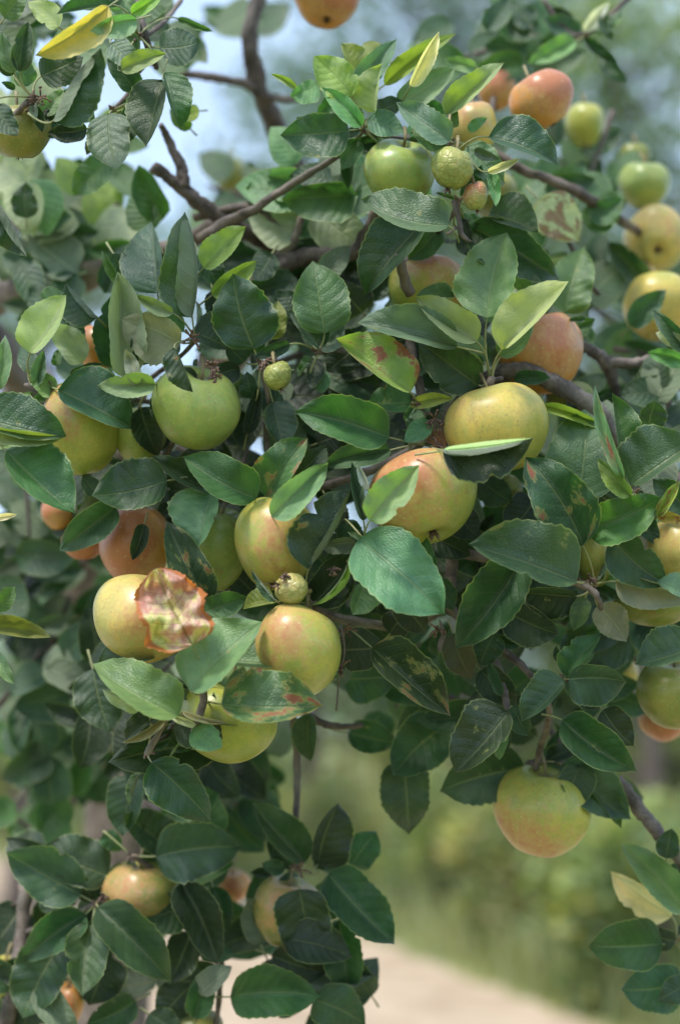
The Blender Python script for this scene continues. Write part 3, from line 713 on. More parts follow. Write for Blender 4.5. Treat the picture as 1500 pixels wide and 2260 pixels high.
LV(# ---- left middle
   (348,648,334,490,14,66,2,'B',dict(k=.8)), (424,702,408,468,-46,74,-2,'M',dict(bend=20,dL=-.3,tilt=.1,k=.8)), (450,592,542,500,20,34,0,'G',{}), (468,652,566,576,28,15,-1,'G',{}),
   (560,770,514,604,64,60,-3,'D',dict(k=1.25,wav=1.8)), (422,736,506,772,16,54,-1,'D',dict(tooth=2)), (716,736,690,576,58,54,-1,'M',dict(k=1.1,pet=(702,775,0))), (712,770,638,694,34,14,0,'D',{}),
   (592,748,614,664,26,20,1,'G',dict(k=.7)), (704,772,760,714,20,20,1,'B',{}), (66,780,146,652,14,56,-4,'G',dict(under=1,k=1.2,pet=(68,845,-1),label="bright yellow-green leaf with its underside showing")),
   (98,674,142,648,3,26,-3,'M',{}), (216,702,146,626,-12,50,-1,'D',dict(dL=-.2)), (182,802,108,714,34,24,1,'U',dict(under=1)), (78,852,96,772,14,14,0,'B',{}), (262,814,244,654,5,40,1,'T',{}),
   (272,832,260,600,44,28,-1,'U',dict(under=1,k=.7,tilt=.1)), (398,758,268,704,32,62,-2.5,'U',dict(under=1,k=.65,tilt=0)), (264,628,224,552,4,14,-1,'M',{}), (382,692,298,650,14,14,-3,'G',dict(under=1,k=.8)),
   (406,732,316,690,24,10,-1,'L',{}), (342,848,214,852,24,24,-4.5,'G',dict(under=1,k=.85)), (302,852,276,770,14,16,-4,'U',dict(under=1,k=.8)), (384,768,426,866,36,3,-7,'D',dict(dmg=.5,k=1.1)),
   (128,860,298,950,22,74,-3,'T',dict(k=1.1)), (-44,920,146,964,18,66,-5,'D',dict(dmg=.35,k=1.2)), (-40,948,143,966,20,12,-5.4,'G',dict(under=1,k=.8,dmg=.3,tilt=-.1)), (-10,862,12,740,20,16,-3,'L',{}),
   (-22,986,76,968,12,12,-2,'L',{}), (14,996,166,1134,28,74,-6,'M',dict(k=1.05,bend=6)), (368,1062,202,1094,64,36,-3.5,'D',dict(k=1.15)), (472,1086,330,1008,38,12,-1,'D',{}), (216,1092,182,1050,20,16,0,'T',{}),
   (256,1120,132,1216,34,34,0,'T',{}), (470,1084,436,1210,70,20,-3,'L',dict(k=.85)), (456,1332,368,1150,44,34,-3,'D',dict(dmg=.62)), (318,1158,292,1238,16,16,-2,'K',{}),
   (130,700,185,770,26,26,2,'T',{}), (250,560,300,640,20,24,3,'D',{}), (360,560,400,640,20,20,1,'T',{}), (440,560,480,640,20,30,2,'D',{}), (650,700,610,640,26,26,3,'D',{}), (620,900,560,860,24,24,0,'D',{}),
   (540,800,500,760,30,20,0,'D',{}), (560,880,545,820,16,22,-1,'D',dict(tooth=2)), (640,760,560,790,14,14,-1.5,'D',{}), (780,770,720,820,30,30,3,'K',{}), (690,850,730,830,20,28,1,'L',{}), (545,960,570,850,14,16,0,'K',{}),
   (470,640,500,720,24,24,1,'K',{}), (600,560,560,620,26,26,6,'D',{}), (120,870,60,820,22,20,0,'L',{}), (310,900,350,1010,30,30,0,'K',{}), (300,850,250,880,22,22,0,'D',{}), (800,690,760,640,40,40,4,'K',{}),
# ---- middle
   (906,866,742,748,68,10,-4,'G',dict(dmg=.78,k=.95,label="yellow-green leaf with brown speckled streaks")), (1008,766,788,714,58,14,-3,'B',dict(k=.85,bend=6)), (1052,754,916,654,42,20,-4,'G',dict(under=1,k=.8,pet=(1078,838,-1))),
   (1002,656,916,658,28,3,-1,'M',{}), (1074,702,1118,514,44,74,-1.5,'L',dict(pet=(1082,836,-1))), (1106,772,1254,622,10,60,-5,'G',dict(under=1,k=1.25,pet=(1082,842,-1),dmg=.25,label="bright yellow-green leaf with veins showing")),
   (1054,852,924,754,42,50,-1.5,'D',{}), (1062,792,998,732,30,30,1,'L',{}), (1104,788,1178,710,16,30,0,'L',{}), (858,966,650,908,56,38,-5,'M',dict(pet=(945,985,-2),k=.95)), (906,890,812,886,42,18,-3,'M',dict(dmg=.5)),
   (906,896,1000,880,14,14,-2,'G',{}), (950,934,892,976,22,18,-3,'L',dict(dmg=.3)), (944,958,982,996,14,20,-2.2,'R',dict(dmg=.9,label="small dry rust-brown leaf scrap")), (602,888,628,986,22,42,-1,'T',{}),
   (586,1096,678,968,24,50,-4,'M',dict(dmg=.68,k=1.1)), (640,1062,720,984,34,24,-2,'D',{}), (600,1142,724,1022,32,28,-6,'L',dict(k=1.1)), (862,994,712,1030,28,22,-1,'B',dict(k=.7)), (564,1102,404,1008,58,28,-5,'M',dict(k=.85)),
   (680,1258,774,1080,-14,76,-6,'D',dict(bend=12,dL=-.4)), (690,1334,784,1212,40,40,-2,'K',{}), (768,1236,684,1338,-4,16,-4,'G',dict(bend=-14,dmg=.5)), (816,1150,924,1028,30,42,-9,'G',dict(under=1,k=.9,pet=(803,1192,-5))),
   (802,1150,776,1020,16,8,-6.5,'D',{}), (812,1082,788,1026,4,12,-7,'W',dict(under=1)), (792,1190,980,1356,72,68,-8,'L',dict(slant=-1,wav=.7,label="large fresh green leaf with a clear straight midrib")),
   (802,1290,778,1358,14,42,-5,'L',dict(k=.8)), (880,1178,964,1266,20,36,-4.5,'M',{}), (975,996,1177,966,70,-15,-9.5,'K',dict(dR=-.6,tilt=.15,dL=-.9,bend=4)), (978,994,1172,968,3,9,-10.4,'W',dict(under=1,bend=4,pet=(945,985,-2))), (1286,1204,1160,1010,62,56,-6,'D',dict(dmg=.55,k=1.2)),
   (1272,1286,1034,1202,94,24,-8,'D',dict(k=1.3,dmg=.45,pet=(1312,1292,-4),label="broad dark green leaf with small red specks")), (1152,1232,1006,1432,60,46,-5,'D',dict(k=1.1)), (1272,1106,1290,904,64,76,-1.5,'B',dict(k=1.0)),
   (1196,896,1338,950,12,12,0,'G',{}), (1292,1168,1456,1098,48,40,-5,'M',dict(bend=10,wav=1.8)), (1392,1096,1318,1012,14,22,-6,'G',dict(k=.7)), (1376,1056,1312,852,12,14,-5,'L',dict(dmg=.75,label="narrow leaf with a rust-red dry patch at its tip")),
   (1376,1042,1350,868,50,4,-2,'M',{}), (1392,1072,1534,972,12,88,-5,'T',dict(k=1.1)), (1432,942,1446,886,34,20,1,'D',{}), (1452,1142,1500,1062,10,14,-6,'G',dict(dmg=.8)), (1450,1138,1515,1152,14,10,-6,'Y',dict(dmg=.85,k=.6)),
   (1525,1130,1440,1058,30,30,-1,'D',{}), (1350,1188,1474,1294,46,44,-4,'T',{}), (1358,1284,1525,1324,44,12,-3,'U',dict(under=1,k=.55,dmg=.4)), (1525,1318,1448,1286,34,12,-5,'L',{}),
   (1318,1338,1382,1418,30,34,-2,'O',dict(under=1,label="olive brown withered leaf")), (1272,1318,1142,1308,14,46,-3,'K',{}), (1290,1320,1264,1394,20,18,-3.5,'B',dict(k=.8)), (1116,1350,1234,1402,50,30,-2,'K',{}),
   (1246,1494,1326,1404,12,38,-3,'M',{}), (1246,1502,1150,1594,56,8,-5.5,'T',dict(bend=-6)), (1254,1500,1382,1506,58,26,-4,'D',dict(k=1.15)), (1240,1590,1406,1704,36,48,-6,'D',dict(pet=(1195,1578,-4))),
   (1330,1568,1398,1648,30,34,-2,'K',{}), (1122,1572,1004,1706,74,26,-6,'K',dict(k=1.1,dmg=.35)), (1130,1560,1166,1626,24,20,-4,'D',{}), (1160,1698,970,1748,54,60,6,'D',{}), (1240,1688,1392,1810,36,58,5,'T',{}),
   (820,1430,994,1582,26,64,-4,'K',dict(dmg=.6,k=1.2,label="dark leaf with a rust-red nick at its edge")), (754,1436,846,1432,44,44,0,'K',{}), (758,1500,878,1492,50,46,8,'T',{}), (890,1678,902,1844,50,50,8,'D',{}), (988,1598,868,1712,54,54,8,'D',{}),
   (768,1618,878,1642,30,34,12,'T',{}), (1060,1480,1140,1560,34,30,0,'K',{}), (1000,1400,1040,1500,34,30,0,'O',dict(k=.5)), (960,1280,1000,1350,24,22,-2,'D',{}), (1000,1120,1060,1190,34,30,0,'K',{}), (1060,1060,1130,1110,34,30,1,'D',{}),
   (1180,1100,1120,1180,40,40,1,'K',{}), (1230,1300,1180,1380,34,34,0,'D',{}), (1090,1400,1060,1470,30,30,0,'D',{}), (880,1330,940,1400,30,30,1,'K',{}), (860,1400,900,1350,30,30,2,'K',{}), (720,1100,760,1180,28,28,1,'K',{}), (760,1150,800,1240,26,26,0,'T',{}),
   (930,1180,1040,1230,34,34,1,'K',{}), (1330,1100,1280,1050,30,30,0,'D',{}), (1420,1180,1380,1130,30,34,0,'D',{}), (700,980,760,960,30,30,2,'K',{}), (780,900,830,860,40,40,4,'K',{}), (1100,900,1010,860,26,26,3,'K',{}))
LV(# ---- lower left hero cluster
   (342,1452,212,1472,56,6,-6,'D',dict(k=1.15)), (394,1582,202,1466,70,24,-9,'L',dict(k=.8,pet=(365,1588,-6))), (312,1562,226,1524,6,22,-7,'U',dict(under=1)), (420,1526,578,1374,32,70,-9,'L',dict(dmg=.3,pet=(448,1535,-6))),
   (496,1460,642,1472,8,60,-7,'B',dict(k=1.1)), (488,1556,712,1558,28,82,-10,'M',dict(dmg=.8,wav=1.6,pet=(448,1545,-6),label="leaf with a red-brown blotch and pink dry edge")),
   (424,1424,342,1258,62,70,-10.5,'R',dict(scorch=1,sq=.5,wav=3.0,tooth=1.0,crump=1.15,nu=44,ns=9,slant=1.0,tilt=.2,name="leaf",label="scorched pink and brown leaf with curling orange edges lying on an apple")), (450,1352,544,1318,26,26,-4,'M',{}),
   (608,1330,536,1346,32,4,-6,'G',dict(k=.8)), (610,1328,554,1258,-5,16,-7,'D',{}), (334,1684,466,1814,56,42,-7,'T',dict(k=.9,pet=(325,1662,-5))), (352,1580,274,1638,30,6,-6,'K',{}), (362,1584,270,1640,3,14,-6.5,'O',dict(under=1,k=1.5)),
   (432,1600,490,1652,34,24,-9,'L',dict(dmg=.3,pet=(432,1600,-6))), (384,1598,532,1606,54,4,-7,'K',{}), (402,1572,502,1596,8,5,-8,'W',dict(under=1)), (432,1602,368,1578,5,10,-8,'W',dict(under=1)), (482,1640,238,1684,46,52,2,'K',{}),
   (205,1478,242,1618,50,54,6,'D',{}), (682,1578,686,1682,30,18,6,'D',{}), (-34,1384,112,1408,12,26,-2,'G',dict(k=.6)), (-12,1440,32,1512,14,14,-3,'L',{}), (-12,1346,34,1296,20,18,-3,'M',{}), (-16,1146,38,1136,6,8,-3,'W',dict(under=1)),
   (520,1600,620,1540,20,20,-2,'K',{}), (440,1330,400,1420,30,30,1,'K',{}), (700,1400,760,1480,30,30,2,'K',{}), (560,1310,500,1250,30,30,1,'K',{}),
# ---- bottom clusters (a little behind the plane of focus)
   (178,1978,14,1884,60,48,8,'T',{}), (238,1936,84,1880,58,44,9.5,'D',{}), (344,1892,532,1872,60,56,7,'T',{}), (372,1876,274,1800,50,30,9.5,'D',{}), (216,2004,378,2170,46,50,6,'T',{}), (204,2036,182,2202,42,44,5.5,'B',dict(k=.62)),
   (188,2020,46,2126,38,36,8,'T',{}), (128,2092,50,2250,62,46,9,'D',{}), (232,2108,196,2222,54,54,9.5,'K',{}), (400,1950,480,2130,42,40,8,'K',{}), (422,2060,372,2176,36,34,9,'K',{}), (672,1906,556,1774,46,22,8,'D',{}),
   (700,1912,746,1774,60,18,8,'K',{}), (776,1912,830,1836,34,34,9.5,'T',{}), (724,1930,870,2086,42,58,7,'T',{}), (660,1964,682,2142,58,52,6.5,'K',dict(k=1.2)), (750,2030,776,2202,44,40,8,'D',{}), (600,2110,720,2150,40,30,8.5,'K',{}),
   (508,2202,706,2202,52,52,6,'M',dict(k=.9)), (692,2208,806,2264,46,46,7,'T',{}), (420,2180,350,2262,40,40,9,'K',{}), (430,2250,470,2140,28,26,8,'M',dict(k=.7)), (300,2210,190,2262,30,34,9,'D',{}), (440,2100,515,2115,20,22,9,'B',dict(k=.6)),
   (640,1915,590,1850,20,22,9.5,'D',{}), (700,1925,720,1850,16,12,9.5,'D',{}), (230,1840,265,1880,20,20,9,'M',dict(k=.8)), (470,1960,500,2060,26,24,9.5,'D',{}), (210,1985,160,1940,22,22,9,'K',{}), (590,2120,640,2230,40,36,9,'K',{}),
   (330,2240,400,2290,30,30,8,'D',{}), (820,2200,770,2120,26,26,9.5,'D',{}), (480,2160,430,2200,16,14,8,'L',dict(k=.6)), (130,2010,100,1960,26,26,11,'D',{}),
# ---- lower right
   (1512,2016,1370,1862,36,30,6,'L',dict(k=.85)), (1482,2024,1346,1924,22,38,7,'W',dict(under=1,k=.85,label="pale leaf underside at lower right")), (1462,2086,1298,2092,52,52,5,'D',{}), (1490,2080,1428,2058,20,24,5.5,'K',{}), (1508,2172,1370,2186,50,50,6,'T',dict(dmg=.3)),
   (1525,2170,1452,2212,26,30,5,'D',{}), (1470,1896,1482,1830,22,24,5,'D',{}), (1530,1432,1400,1468,62,14,-4,'T',dict(k=1.15)), (1500,1910,1465,1960,18,18,7,'T',{}), (1300,1700,1370,1830,20,24,6,'M',dict(k=.8)))

ZSH = 0.0
for r in exec_leaves:
    *a_, o_ = r
    leaf(*a_, **o_)

# ------------------------------------------------------------------ further leaves of the same tree, behind: singly while there is room, then as a mass
rng2 = random.Random(21)
CL = [ # px,py,r_px,z_cm,count,colours
 (60,430,100,24,12,'MLGU'), (190,480,90,28,9,'MGU'), (90,560,110,24,16,'TDM'), (320,520,50,22,4,'MG'), (150,680,100,20,10,'TDM'), (650,440,80,17,12,'MLUG'), (730,450,90,15,14,'MLUT'), (560,580,60,20,8,'DK'), (730,620,90,14,14,'DK'),
 (300,20,80,16,8,'MT'), (30,20,90,14,12,'MT'), (850,330,80,20,8,'ML'), (700,560,70,16,8,'DM'),
 (1180,640,100,20,12,'DUT'), (1330,600,110,24,14,'DMT'), (1450,780,110,22,12,'TDM'), (1350,700,110,40,12,'TD'), (1420,860,120,16,18,'DTK'), (1200,420,90,28,10,'DM'), (1320,330,100,36,14,'DMT'), (1120,90,120,30,18,'TDM'),
 (130,150,110,36,8,'TULB'), (50,330,90,30,9,'TMU'), (240,340,60,28,4,'MG'), (330,60,60,30,2,'TM'), (20,60,100,26,10,'TB'), (500,420,50,40,4,'MT'), (540,60,50,60,5,'TM'),
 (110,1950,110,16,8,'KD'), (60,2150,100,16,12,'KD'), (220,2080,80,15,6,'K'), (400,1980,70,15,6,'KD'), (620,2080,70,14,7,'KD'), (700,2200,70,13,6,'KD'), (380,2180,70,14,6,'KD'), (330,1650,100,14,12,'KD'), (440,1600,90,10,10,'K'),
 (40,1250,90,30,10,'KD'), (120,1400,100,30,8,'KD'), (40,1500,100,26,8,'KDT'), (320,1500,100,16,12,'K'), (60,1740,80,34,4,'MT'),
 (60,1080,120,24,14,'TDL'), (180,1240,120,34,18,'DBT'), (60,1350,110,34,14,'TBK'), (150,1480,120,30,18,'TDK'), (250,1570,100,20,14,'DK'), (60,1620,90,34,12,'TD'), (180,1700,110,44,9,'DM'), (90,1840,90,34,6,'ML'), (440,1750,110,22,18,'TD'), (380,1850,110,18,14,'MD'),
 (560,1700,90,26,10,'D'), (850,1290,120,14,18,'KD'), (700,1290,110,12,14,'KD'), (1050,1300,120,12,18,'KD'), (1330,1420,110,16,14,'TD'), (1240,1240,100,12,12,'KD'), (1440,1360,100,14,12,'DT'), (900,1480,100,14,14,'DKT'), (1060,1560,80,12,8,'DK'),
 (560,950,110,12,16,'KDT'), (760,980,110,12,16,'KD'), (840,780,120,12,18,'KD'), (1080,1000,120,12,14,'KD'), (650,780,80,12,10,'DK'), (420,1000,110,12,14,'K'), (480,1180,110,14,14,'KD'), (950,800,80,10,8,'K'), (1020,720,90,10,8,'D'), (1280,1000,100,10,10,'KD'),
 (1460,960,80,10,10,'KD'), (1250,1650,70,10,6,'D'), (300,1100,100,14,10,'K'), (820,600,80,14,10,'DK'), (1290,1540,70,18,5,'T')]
room = 298 - nleaf
mass_v, mass_f, mass_uv = {}, {}, {}
for ci, (cx, cy, cr, cz, cn, cols) in enumerate(CL):
    # a thin shoot through the clump
    a_ = rng2.uniform(0, 6.28)
    dx, dy = math.cos(a_) * cr * .9, math.sin(a_) * cr * .9
    if cz < 60: branch([(cx - dx, cy - dy, cz + 2, 7), (cx, cy + 6, cz + 1, 6), (cx + dx, cy + dy, cz, 3)], "twig", M_BARKF, 4, 7)
    for i in range(cn):
        col = rng2.choice(cols)
        x = cx + rng2.gauss(0, .5) * cr; y = cy + rng2.gauss(0, .5) * cr; z = cz + rng2.uniform(-8, 9)
        if x > 1310 and 300 < y < 790 and z < 34: continue
        L = rng2.uniform(110, 190) * 1.1 / (D0 + z / 100) * .95; th = rng2.uniform(0, 6.28)
        ex, ey = x + math.cos(th) * L, y + math.sin(th) * L * .85
        wr, wl = rng2.uniform(.18, .42) * L, rng2.uniform(.18, .42) * L
        if room > 0 and i < 2 and cz < 30:
            room -= 1
            leaf(x, y, ex, ey, wr, wl, z, col, nu=10, ns=2, rng=rng2, under=rng2.random() < .2, tooth=0)
        else:
            vs, uv, fs = leaf_geo(x, y, ex, ey, wr, wl, z, nu=7, ns=1, rng=rng2, tooth=0)
            key = col
            mv = mass_v.setdefault(key, []); mf = mass_f.setdefault(key, []); mu = mass_uv.setdefault(key, [])
            b = len(mv); mv += [P(*v) for v in vs]; mu += uv
            fl = rng2.random() < .2
            mf += [tuple(b + q for q in (f[::-1] if fl else f)) for f in fs]
sm_v, sm_f, sm_u = {}, {}, {}
for (cx, cy, cz) in [(q[0], q[1], q[2]) for q in SPUR for _ in range(5)] + [(R.uniform(520, 1330), R.uniform(700, 1500), R.uniform(2, 6)) for _ in range(60)]:
    th = rng2.uniform(0, 6.28); d0 = rng2.uniform(5, 55); L = rng2.uniform(34, 85)
    x, y = cx + math.cos(th) * d0, cy + math.sin(th) * d0; z = cz + rng2.uniform(-.4, 3.5)
    wr, wl = rng2.uniform(.12, .36) * L, rng2.uniform(.12, .36) * L
    if rng2.random() < .25: wl = -wl * .6
    vs, uv, fs = leaf_geo(x, y, x + math.cos(th) * L, y + math.sin(th) * L, wr, wl, z, nu=14, ns=3, rng=rng2, wav=1.6)
    key = rng2.choice('MDLBTKDM') if cy < 1650 else rng2.choice('DKT')
    mv = sm_v.setdefault(key, []); mf = sm_f.setdefault(key, []); mu = sm_u.setdefault(key, [])
    b = len(mv); mv += [P(*v) for v in vs]; mu += uv
    fl = rng2.random() < .15
    mf += [tuple(b + q for q in (f[::-1] if fl else f)) for f in fs]
for key in sm_v:
    me = mesh("young_leaves", [v - TL for v in sm_v[key]], sm_f[key], M_LEAF, True, sm_u[key])
    o = link("young_leaves", me, tree); c = BASECOL[key]; o.color = (*c, .1); o["kind"] = "stuff"
print("leaf room left", room)
for key in mass_v:
    me = mesh("background_foliage", [v - TL for v in mass_v[key]], mass_f[key], M_LEAF, True, mass_uv[key])
    o = link("foliage", me, tree); c = BASECOL[key]; o.color = (*c, .05); o["kind"] = "stuff"

# ------------------------------------------------------------------ apples
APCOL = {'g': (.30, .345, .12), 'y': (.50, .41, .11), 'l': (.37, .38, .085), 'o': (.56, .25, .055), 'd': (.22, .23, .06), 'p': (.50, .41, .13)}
def apple(cx, cy, rx, ry, z, col, blush, bdir, axis, label, calyx=False, small=False, cat="apple", lobes=.022):
    """blush 0..1 amount; bdir = (x,y,z) side of the blush as seen from the lens (x right, y up, z toward us);
       axis = direction of the stalk end in the same frame"""
    rng = random.Random(int(cx * 7 + cy))
    if col != 'o': blush *= .88
    cen = P(cx, cy, z); sc = K * (D0 + z / 100)
    Rr = rx * sc; asp = ry / rx
    name = "small_unripe_apple" if small else "apple"
    root = link(name, None, None, cen)
    tag(root, label, "unripe apple" if small else cat, "apples hanging on the tree")
    ax = (CR @ Vector(axis)).normalized(); bd = (CR @ Vector(bdir)).normalized()
    q = Vector((0, 0, 1)).rotation_difference(ax)
    qi = q.inverted()
    nphi, nth = 40, 48
    vs, bl, pl = [], [], []
    sd = rng.uniform(0, 50)
    for i in range(nphi + 1):
        ph = math.pi * (.012 + .976 * i / nphi)
        for k in range(nth):
            th = 2 * math.pi * k / nth
            r = math.sin(ph) * (1 + .10 * math.cos(ph) - .03 * math.cos(2 * ph)) * .99
            zz = .90 * math.cos(ph)
            zz -= .25 * math.exp(-(ph / .36) ** 2)
            zz += .22 * math.exp(-((math.pi - ph) / .30) ** 2)
            r *= 1 + lobes * math.cos(5 * th + sd) * (ph / math.pi) ** 1.5 + .02 * math.cos(2 * th + sd)
            v = Vector((r * math.cos(th), r * math.sin(th), zz))
            v *= 1 + .06 * noise.noise(v * 1.3 + Vector((sd, 0, 0)))
            if small: v *= 1 + .05 * noise.noise(v * 3.5 + Vector((0, sd, 0)))
            wv = q @ v
            # screen-height aspect
            bl.append(max(0, min(1.3, (.5 + .75 * wv.dot(bd)) * blush * 1.3 + .35 * blush * noise.noise(wv * 1.6 + Vector((sd, sd, 0))))))
            pl.append(max(math.exp(-(ph / .26) ** 2), math.exp(-((math.pi - ph) / .16) ** 2)))
            vs.append(CR.transposed() @ wv)
    xs = [v.x for v in vs]; ys = [v.y for v in vs]
    kx = 2 / (max(xs) - min(xs)); ky = 2 * asp / (max(ys) - min(ys)); ox = (max(xs) + min(xs)) / 2; oy = (max(ys) + min(ys)) / 2
    def fit(c): return CR @ Vector(((c.x - ox) * kx, (c.y - oy) * ky, c.z * (kx + ky) / 2)) * Rr
    vs = [fit(v) for v in vs]
    fs = []
    for i in range(nphi):
        for k in range(nth):
            k2 = (k + 1) % nth
            fs.append((i * nth + k, (i + 1) * nth + k, (i + 1) * nth + k2, i * nth + k2))
    fs.append(tuple(range(nth))); fs.append(tuple(range(nphi * nth, (nphi + 1) * nth))[::-1])
    # mesh in a frame whose Z is the apple's axis, so skin streaks follow it
    me = mesh("skin", [qi @ v for v in vs], fs, M_FRUITLET if small else M_APPLE)
    for nm, arr in (("blush", bl), ("pole", pl)):
        at = me.attributes.new(nm, 'FLOAT', 'POINT'); at.data.foreach_set("value", arr)
    sk = link("skin", me, root); sk.rotation_mode = 'QUATERNION'; sk.rotation_quaternion = q
    c = APCOL[col] if not small else (.33, .33, .13); j = rng.uniform(.95, 1.06)
    sk.color = (c[0] * j, c[1] * j, c[2] * j, 1)
    # stalk
    axf = (fit(CR.transposed() @ (ax * .62)) - fit(Vector((0, 0, 0))))
    top = fit(CR.transposed() @ (ax * .56)); up = (ax * .3 + Vector((0, 0, 1)) * .4 + Vector((rng.uniform(-.3, .3), rng.uniform(.7, 1.1), 0))).normalized()
    L = .014 * (Rr / .035) + .005
    pts = [top, top + ax * L * .5, top + ax * L * .75 + up * L * .5, top + ax * L * .8 + up * L * 1.0]
    v, f = tube([Vector(p) for p in spline([tuple(p) for p in pts], 3)], list(np.linspace(.0011, .0016, 10)), 7, True, .2, 1)
    link("stalk", mesh("stalk", v, f, M_FSTALK), root)
    # calyx: five dry sepals in the eye
    bot = -ax; v, f = [], []
    bx1 = ax.orthogonal().normalized(); bx2 = ax.cross(bx1)
    dep = Rr * .70 if not small else Rr * .80
    for k in range(5):
        th = 2 * math.pi * (k + rng.uniform(-.2, .2)) / 5
        out = bx1 * math.cos(th) + bx2 * math.sin(th); sdv = ax.cross(out)
        s_ = Rr * (.16 if not small else .30)
        p0 = fit(CR.transposed() @ (bot * dep / Rr)); b = len(v)
        v += [p0 - sdv * s_ * .4, p0 + sdv * s_ * .4, p0 + out * s_ * .5 + bot * s_ * .5 + sdv * s_ * .25, p0 + out * s_ * .5 + bot * s_ * .5 - sdv * s_ * .25,
              p0 + out * s_ * rng.uniform(.5, 1.1) + bot * s_ * rng.uniform(.9, 1.5), p0 + out * s_ * .3 + bot * s_ * .2]
        f += [(b, b + 1, b + 2, b + 3), (b + 3, b + 2, b + 4), (b + 1, b, b + 5), (b + 2, b + 1, b + 5), (b, b + 3, b + 5), (b + 4, b + 5, b + 3), (b + 4, b + 2, b + 5)]
    link("calyx", mesh("calyx", v, f, M_CALYX, False), root)
    return root

UP = (0, 1, .2)
A = apple
A(720, -8, 74, 66, 15, 'o', .85, (.3, .2, .5), (0, 1, -.2), "orange-red apple cut by the top edge of the picture")
A(1193, 220, 70, 66, 10, 'o', .75, (.3, .4, .6), (-.5, .9, .1), "orange apple at upper right above the drooping leaf")
A(1042, 285, 55, 58, 8, 'p', .55, (-.2, .6, .5), (0, 1, .1), "peach-coloured apple half behind the upper cluster, left of the orange one")
A(1095, 200, 42, 40, 24, 'o', .7, (0, .3, .5), (0, 1, 0), "small blurred orange apple behind, left of the upper right orange apple")
A(881, 380, 80, 76, 0, 'g', .05, (0, 1, .5), (.2, .95, .45), "green apple in the upper cluster above a wide blue-green leaf")
A(998, 372, 47, 48, -4, 'g', .1, (.3, .3, .5), (.25, 1, .1), "wrinkled green fruitlet beside the green apple of the upper cluster", small=True)
A(1048, 432, 27, 33, -3.5, 'g', .85, (-.4, 1, .3), (-.2, 1, .2), "tiny fruitlet with a purple-red shoulder under the wrinkled one", small=True)
A(1420, 408, 58, 52, 30, 'g', .1, (0, 1, .5), (0, 1, .2), "blurred green apple topmost of the stack at the right edge")
A(1446, 526, 70, 72, 27, 'p', .4, (0, .6, .6), (.1, .55, -.8), "blurred yellow-pink apple with its eye facing us, middle of the stack at the right edge")
A(1454, 678, 78, 74, 21, 'y', .3, (-.1, -.6, .6), (0, 1, -.3), "blurred yellow apple lowest of the stack at the right edge")
A(1400, 345, 34, 30, 38, 'd', .1, (0, 1, .5), (0, 1, .2), "blurred dark green apple peeping above the right-hand stack")
A(945, 640, 88, 72, 5, 'l', .75, (.45, 1, .3), (.1, 1, -.1), "apple with a red-brown top hidden behind the middle leaves")
A(1192, 782, 94, 92, 5, 'o', .66, (.3, .5, .6), (-.1, 1, .1), "pink and orange striped apple resting behind the grey branch")
A(434, 900, 98, 95, -2, 'g', .04, (0, 1, .5), (.22, .95, .35), "round plain green apple left of centre with dried blossom above it")
A(612, 830, 31, 33, -4, 'g', .05, (0, 0, 1), (-.3, 1, 0), "pale wrinkled fruitlet between the green apple and the streaked leaf", small=True)
A(180, 948, 86, 102, 1, 'l', .6, (-.1, 1, .4), (0, 1, .1), "green apple with a peach top at the left under two leaves")
A(310, 962, 58, 62, 2, 'g', .05, (0, 1, .5), (0, 1, .2), "green apple half hidden between two larger green ones")
A(216, 768, 44, 50, 4, 'o', .6, (-.5, .5, .5), (.2, 1, 0), "sliver of an orange apple behind grey leaf undersides")
A(1094, 950, 115, 103, -3, 'y', .36, (-.7, .75, .3), (-.2, 1, -.15), "large yellow apple right of centre, highest of the in-focus fruit")
A(932, 1098, 120, 107, -5, 'l', .72, (-.7, .4, .6), (-.25, .95, -.35), "large green-yellow apple with a red blush behind a small bright leaf")
A(610, 1202, 92, 104, -3, 'l', .46, (.1, -.05, .9), (.1, 1, -.2), "green-yellow apple with a rusty patch in the centre left, above the wrinkled fruitlet")
A(487, 1212, 72, 92, 2, 'g', .06, (0, 1, .5), (.1, 1, .1), "plain green apple in shadow left of the rusty-patched one")
A(298, 1205, 79, 86, 3, 'o', .92, (-.5, .1, .6), (0, 1, .1), "deep orange apple with a tiny dark leaf across it")
A(318, 1366, 110, 98, -5, 'p', .50, (.55, .1, .6), (.5, .9, .2), "yellow apple under the scorched leaf")
A(655, 1436, 98, 106, -6, 'l', .50, (-.5, .35, .7), (.25, 1, -.3), "green-yellow apple with a pink cheek in the lower middle")
A(503, 1590, 110, 93, -4, 'l', .12, (.2, -.6, .6), (.2, 1, .2), "yellow-green apple hanging lowest in the left cluster behind folded leaves")
A(643, 1300, 37, 35, -7, 'l', .35, (-.4, .2, .5), (.75, -.25, -.5), "ridged small fruitlet with a dry eye, wedged above the pink-cheeked apple", small=True)
A(1194, 1792, 107, 96, 5, 'l', .60, (-.5, -.75, .5), (.1, 1, .1), "large yellow apple with an orange underside hanging at lower right")
A(1486, 1530, 82, 78, 3, 'd', .2, (0, -.7, .5), (0, 1, .2), "olive green apple cut by the right edge below a leaf")
A(1462, 1590, 54, 46, 16, 'o', .8, (0, 0, 1), (0, 1, .2), "blurred orange apple behind the olive green one at the right edge")
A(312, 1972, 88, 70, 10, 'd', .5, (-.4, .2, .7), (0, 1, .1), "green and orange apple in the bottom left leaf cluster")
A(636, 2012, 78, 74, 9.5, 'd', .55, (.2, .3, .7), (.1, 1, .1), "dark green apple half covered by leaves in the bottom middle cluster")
A(130, 1130, 38, 40, 16, 'o', .7, (-.3, .3, .6), (0, 1, .1), "small blurred orange apple below the curled leaf at the left")
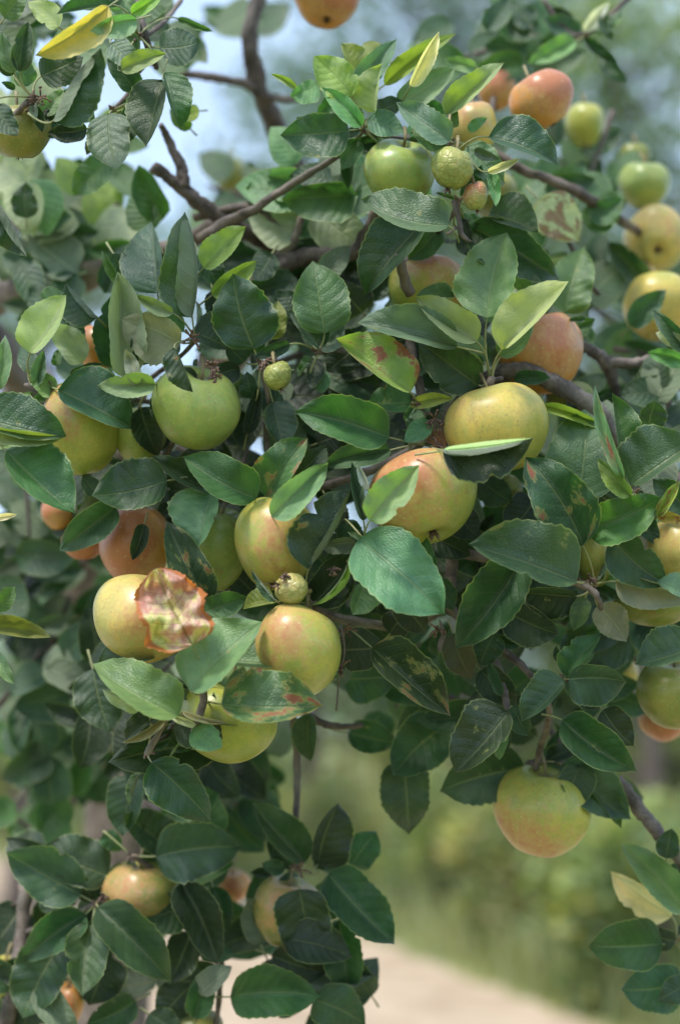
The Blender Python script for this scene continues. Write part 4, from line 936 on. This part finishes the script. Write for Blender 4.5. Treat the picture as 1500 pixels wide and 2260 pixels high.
A(185, 1200, 48, 36, 9, 'o', .95, (.3, -.3, .6), (0, 1, .1), "dark orange apple mostly behind a leaf, left of the deep orange one")
A(1490, 1212, 62, 64, 0, 'p', .4, (-.3, .7, .5), (0, 1, .1), "greenish pink apple cut by the right edge at mid height")
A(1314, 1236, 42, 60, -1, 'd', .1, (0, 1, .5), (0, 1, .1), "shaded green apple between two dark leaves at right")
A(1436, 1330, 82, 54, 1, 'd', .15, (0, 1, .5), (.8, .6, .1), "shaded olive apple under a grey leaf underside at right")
A(1108, 1084, 44, 36, 3, 'd', .05, (0, 1, .5), (0, 1, .1), "green apple barely showing below the large yellow one")
A(40, 290, 72, 62, -4, 'd', .3, (.5, .2, .6), (0, 1, .2), "brownish green apple at the upper left edge below the blossom spur")
A(508, 388, 36, 40, 55, 'd', .2, (0, 1, .5), (0, 1, .1), "far blurred olive apple against the sky near the forked branch")
A(1290, 275, 44, 46, 36, 'l', .25, (0, 1, .5), (0, 1, .1), "blurred yellow-green apple below the orange one at upper right")
A(128, 1812, 30, 26, 38, 'o', .5, (0, 1, .5), (0, 1, .1), "small blurred orange apple above the bottom left cluster")
A(512, 1958, 42, 34, 24, 'o', .6, (0, 0, 1), (0, 1, .1), "blurred orange apple between the two bottom clusters")
A(16, 2160, 38, 46, 14, 'l', .3, (0, 1, .5), (0, 1, .1), "yellow-green apple at the bottom left edge beside a branch")
A(152, 2218, 34, 44, 16, 'o', 1.0, (-.5, -.3, .5), (0, 1, .1), "dark red apple low in the bottom left corner")
A(432, 2272, 60, 38, 10, 'd', .2, (0, 1, .5), (0, 1, .1), "olive apple cut by the bottom edge left of centre")
A(1372, 1488, 34, 40, 26, 'y', .3, (0, 1, .5), (0, 1, .1), "small blurred yellow apple behind the leaf trio at right")
A(195, 592, 36, 34, 34, 'p', .4, (0, 1, .5), (0, 1, .1), "far blurred peach apple above the dark limb at left")
A(45, 585, 30, 26, 26, 'o', .5, (0, 1, .5), (0, 1, .1), "small blurred orange apple at the left edge on the dark limb")
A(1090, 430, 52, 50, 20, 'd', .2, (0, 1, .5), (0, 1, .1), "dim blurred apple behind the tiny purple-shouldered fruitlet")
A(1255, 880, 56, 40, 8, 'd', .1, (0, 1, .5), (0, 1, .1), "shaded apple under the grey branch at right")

# ------------------------------------------------------------------ dried blossom remains and withered fruitlets
def tuft(px, py, z, r, seed, n=9):
    rng = random.Random(seed); vs, fs = [], []
    for k in range(n):
        a_ = rng.uniform(0, 6.28); l = r * rng.uniform(.4, 1.1); zz = rng.uniform(-.6, .3)
        p0 = (px, py, z); p1 = (px + math.cos(a_) * l * .6, py + math.sin(a_) * l * .6, z + zz * .6); p2 = (px + math.cos(a_) * l, py + math.sin(a_) * l + 3, z + zz)
        v, f = tube([P(*p0), P(*p1), P(*p2)], [.0005, .0009, .0003], 5, True, .4, k)
        b = len(vs); vs += v; fs += [tuple(b + i for i in q) for q in f]
        v, f = tube([P(p2[0], p2[1] - 2, p2[2]), P(*p2), P(p2[0] + 1, p2[1] + 3, p2[2])], [.0006, .0014, .0005], 6, True, .5, k)
        b = len(vs); vs += v; fs += [tuple(b + i for i in q) for q in f]
    return vs, fs
for i, (px, py, z, r) in enumerate([(472, 808, -6, 22), (478, 832, -6, 14), (735, 1258, -6, 14), (300, 1325, -2, 10), (965, 985, -4, 22), (958, 925, -3, 24), (985, 935, -3, 16), (965, 1390, -5, 20), (90, 215, -7, 24), (70, 235, -7, 20),
                                    (420, 745, -3, 26), (585, 795, -3, 24), (1300, 1280, -5, 16), (755, 1470, -4, 20), (760, 1390, -3, 24), (630, 1272, -7.6, 10), (1265, 1270, -2, 16), (660, 1920, 7, 24), (225, 1980, 7, 18)]):
    vs, fs = tuft(px, py, z, r, 60 + i); tpart("dried_blossom", vs, fs, M_CALYX, P(px, py, z))
# dangling withered stems
for pts in ([(752, 1380, -4, 2), (760, 1440, -4, 2.2), (748, 1500, -4, 2), (742, 1570, -4, 2.5)], [(970, 1370, -4, 2), (978, 1400, -4, 5), (972, 1420, -4, 6), (968, 1440, -4, 3)],
            [(1000, 445, -2, 7), (1012, 480, -2.5, 6), (1020, 520, -3, 6), (1040, 535, -3, 3)], [(1012, 500, -2.4, 4), (985, 518, -3, 3)],
            [(450, 1500, -8, 9), (448, 1550, -8, 9), (432, 1600, -8, 8), (425, 1618, -8, 5)], [(372, 1582, -6, 6), (350, 1620, -6, 6), (330, 1655, -6, 8), (322, 1668, -6, 5)],
            [(1260, 1285, -6, 6), (1300, 1300, -6, 8), (1318, 1320, -6, 7), (1326, 1345, -5, 5)], [(1085, 835, -2, 8), (1078, 850, -2, 9), (1060, 870, 0, 8)], [(880, 560, -1, 9), (890, 610, 0, 12), (905, 650, 1, 12)]):
    branch(pts, "twig", M_BARK, 4, 8, .3)
print("hero leaves", nleaf, "children", len(tree.children))
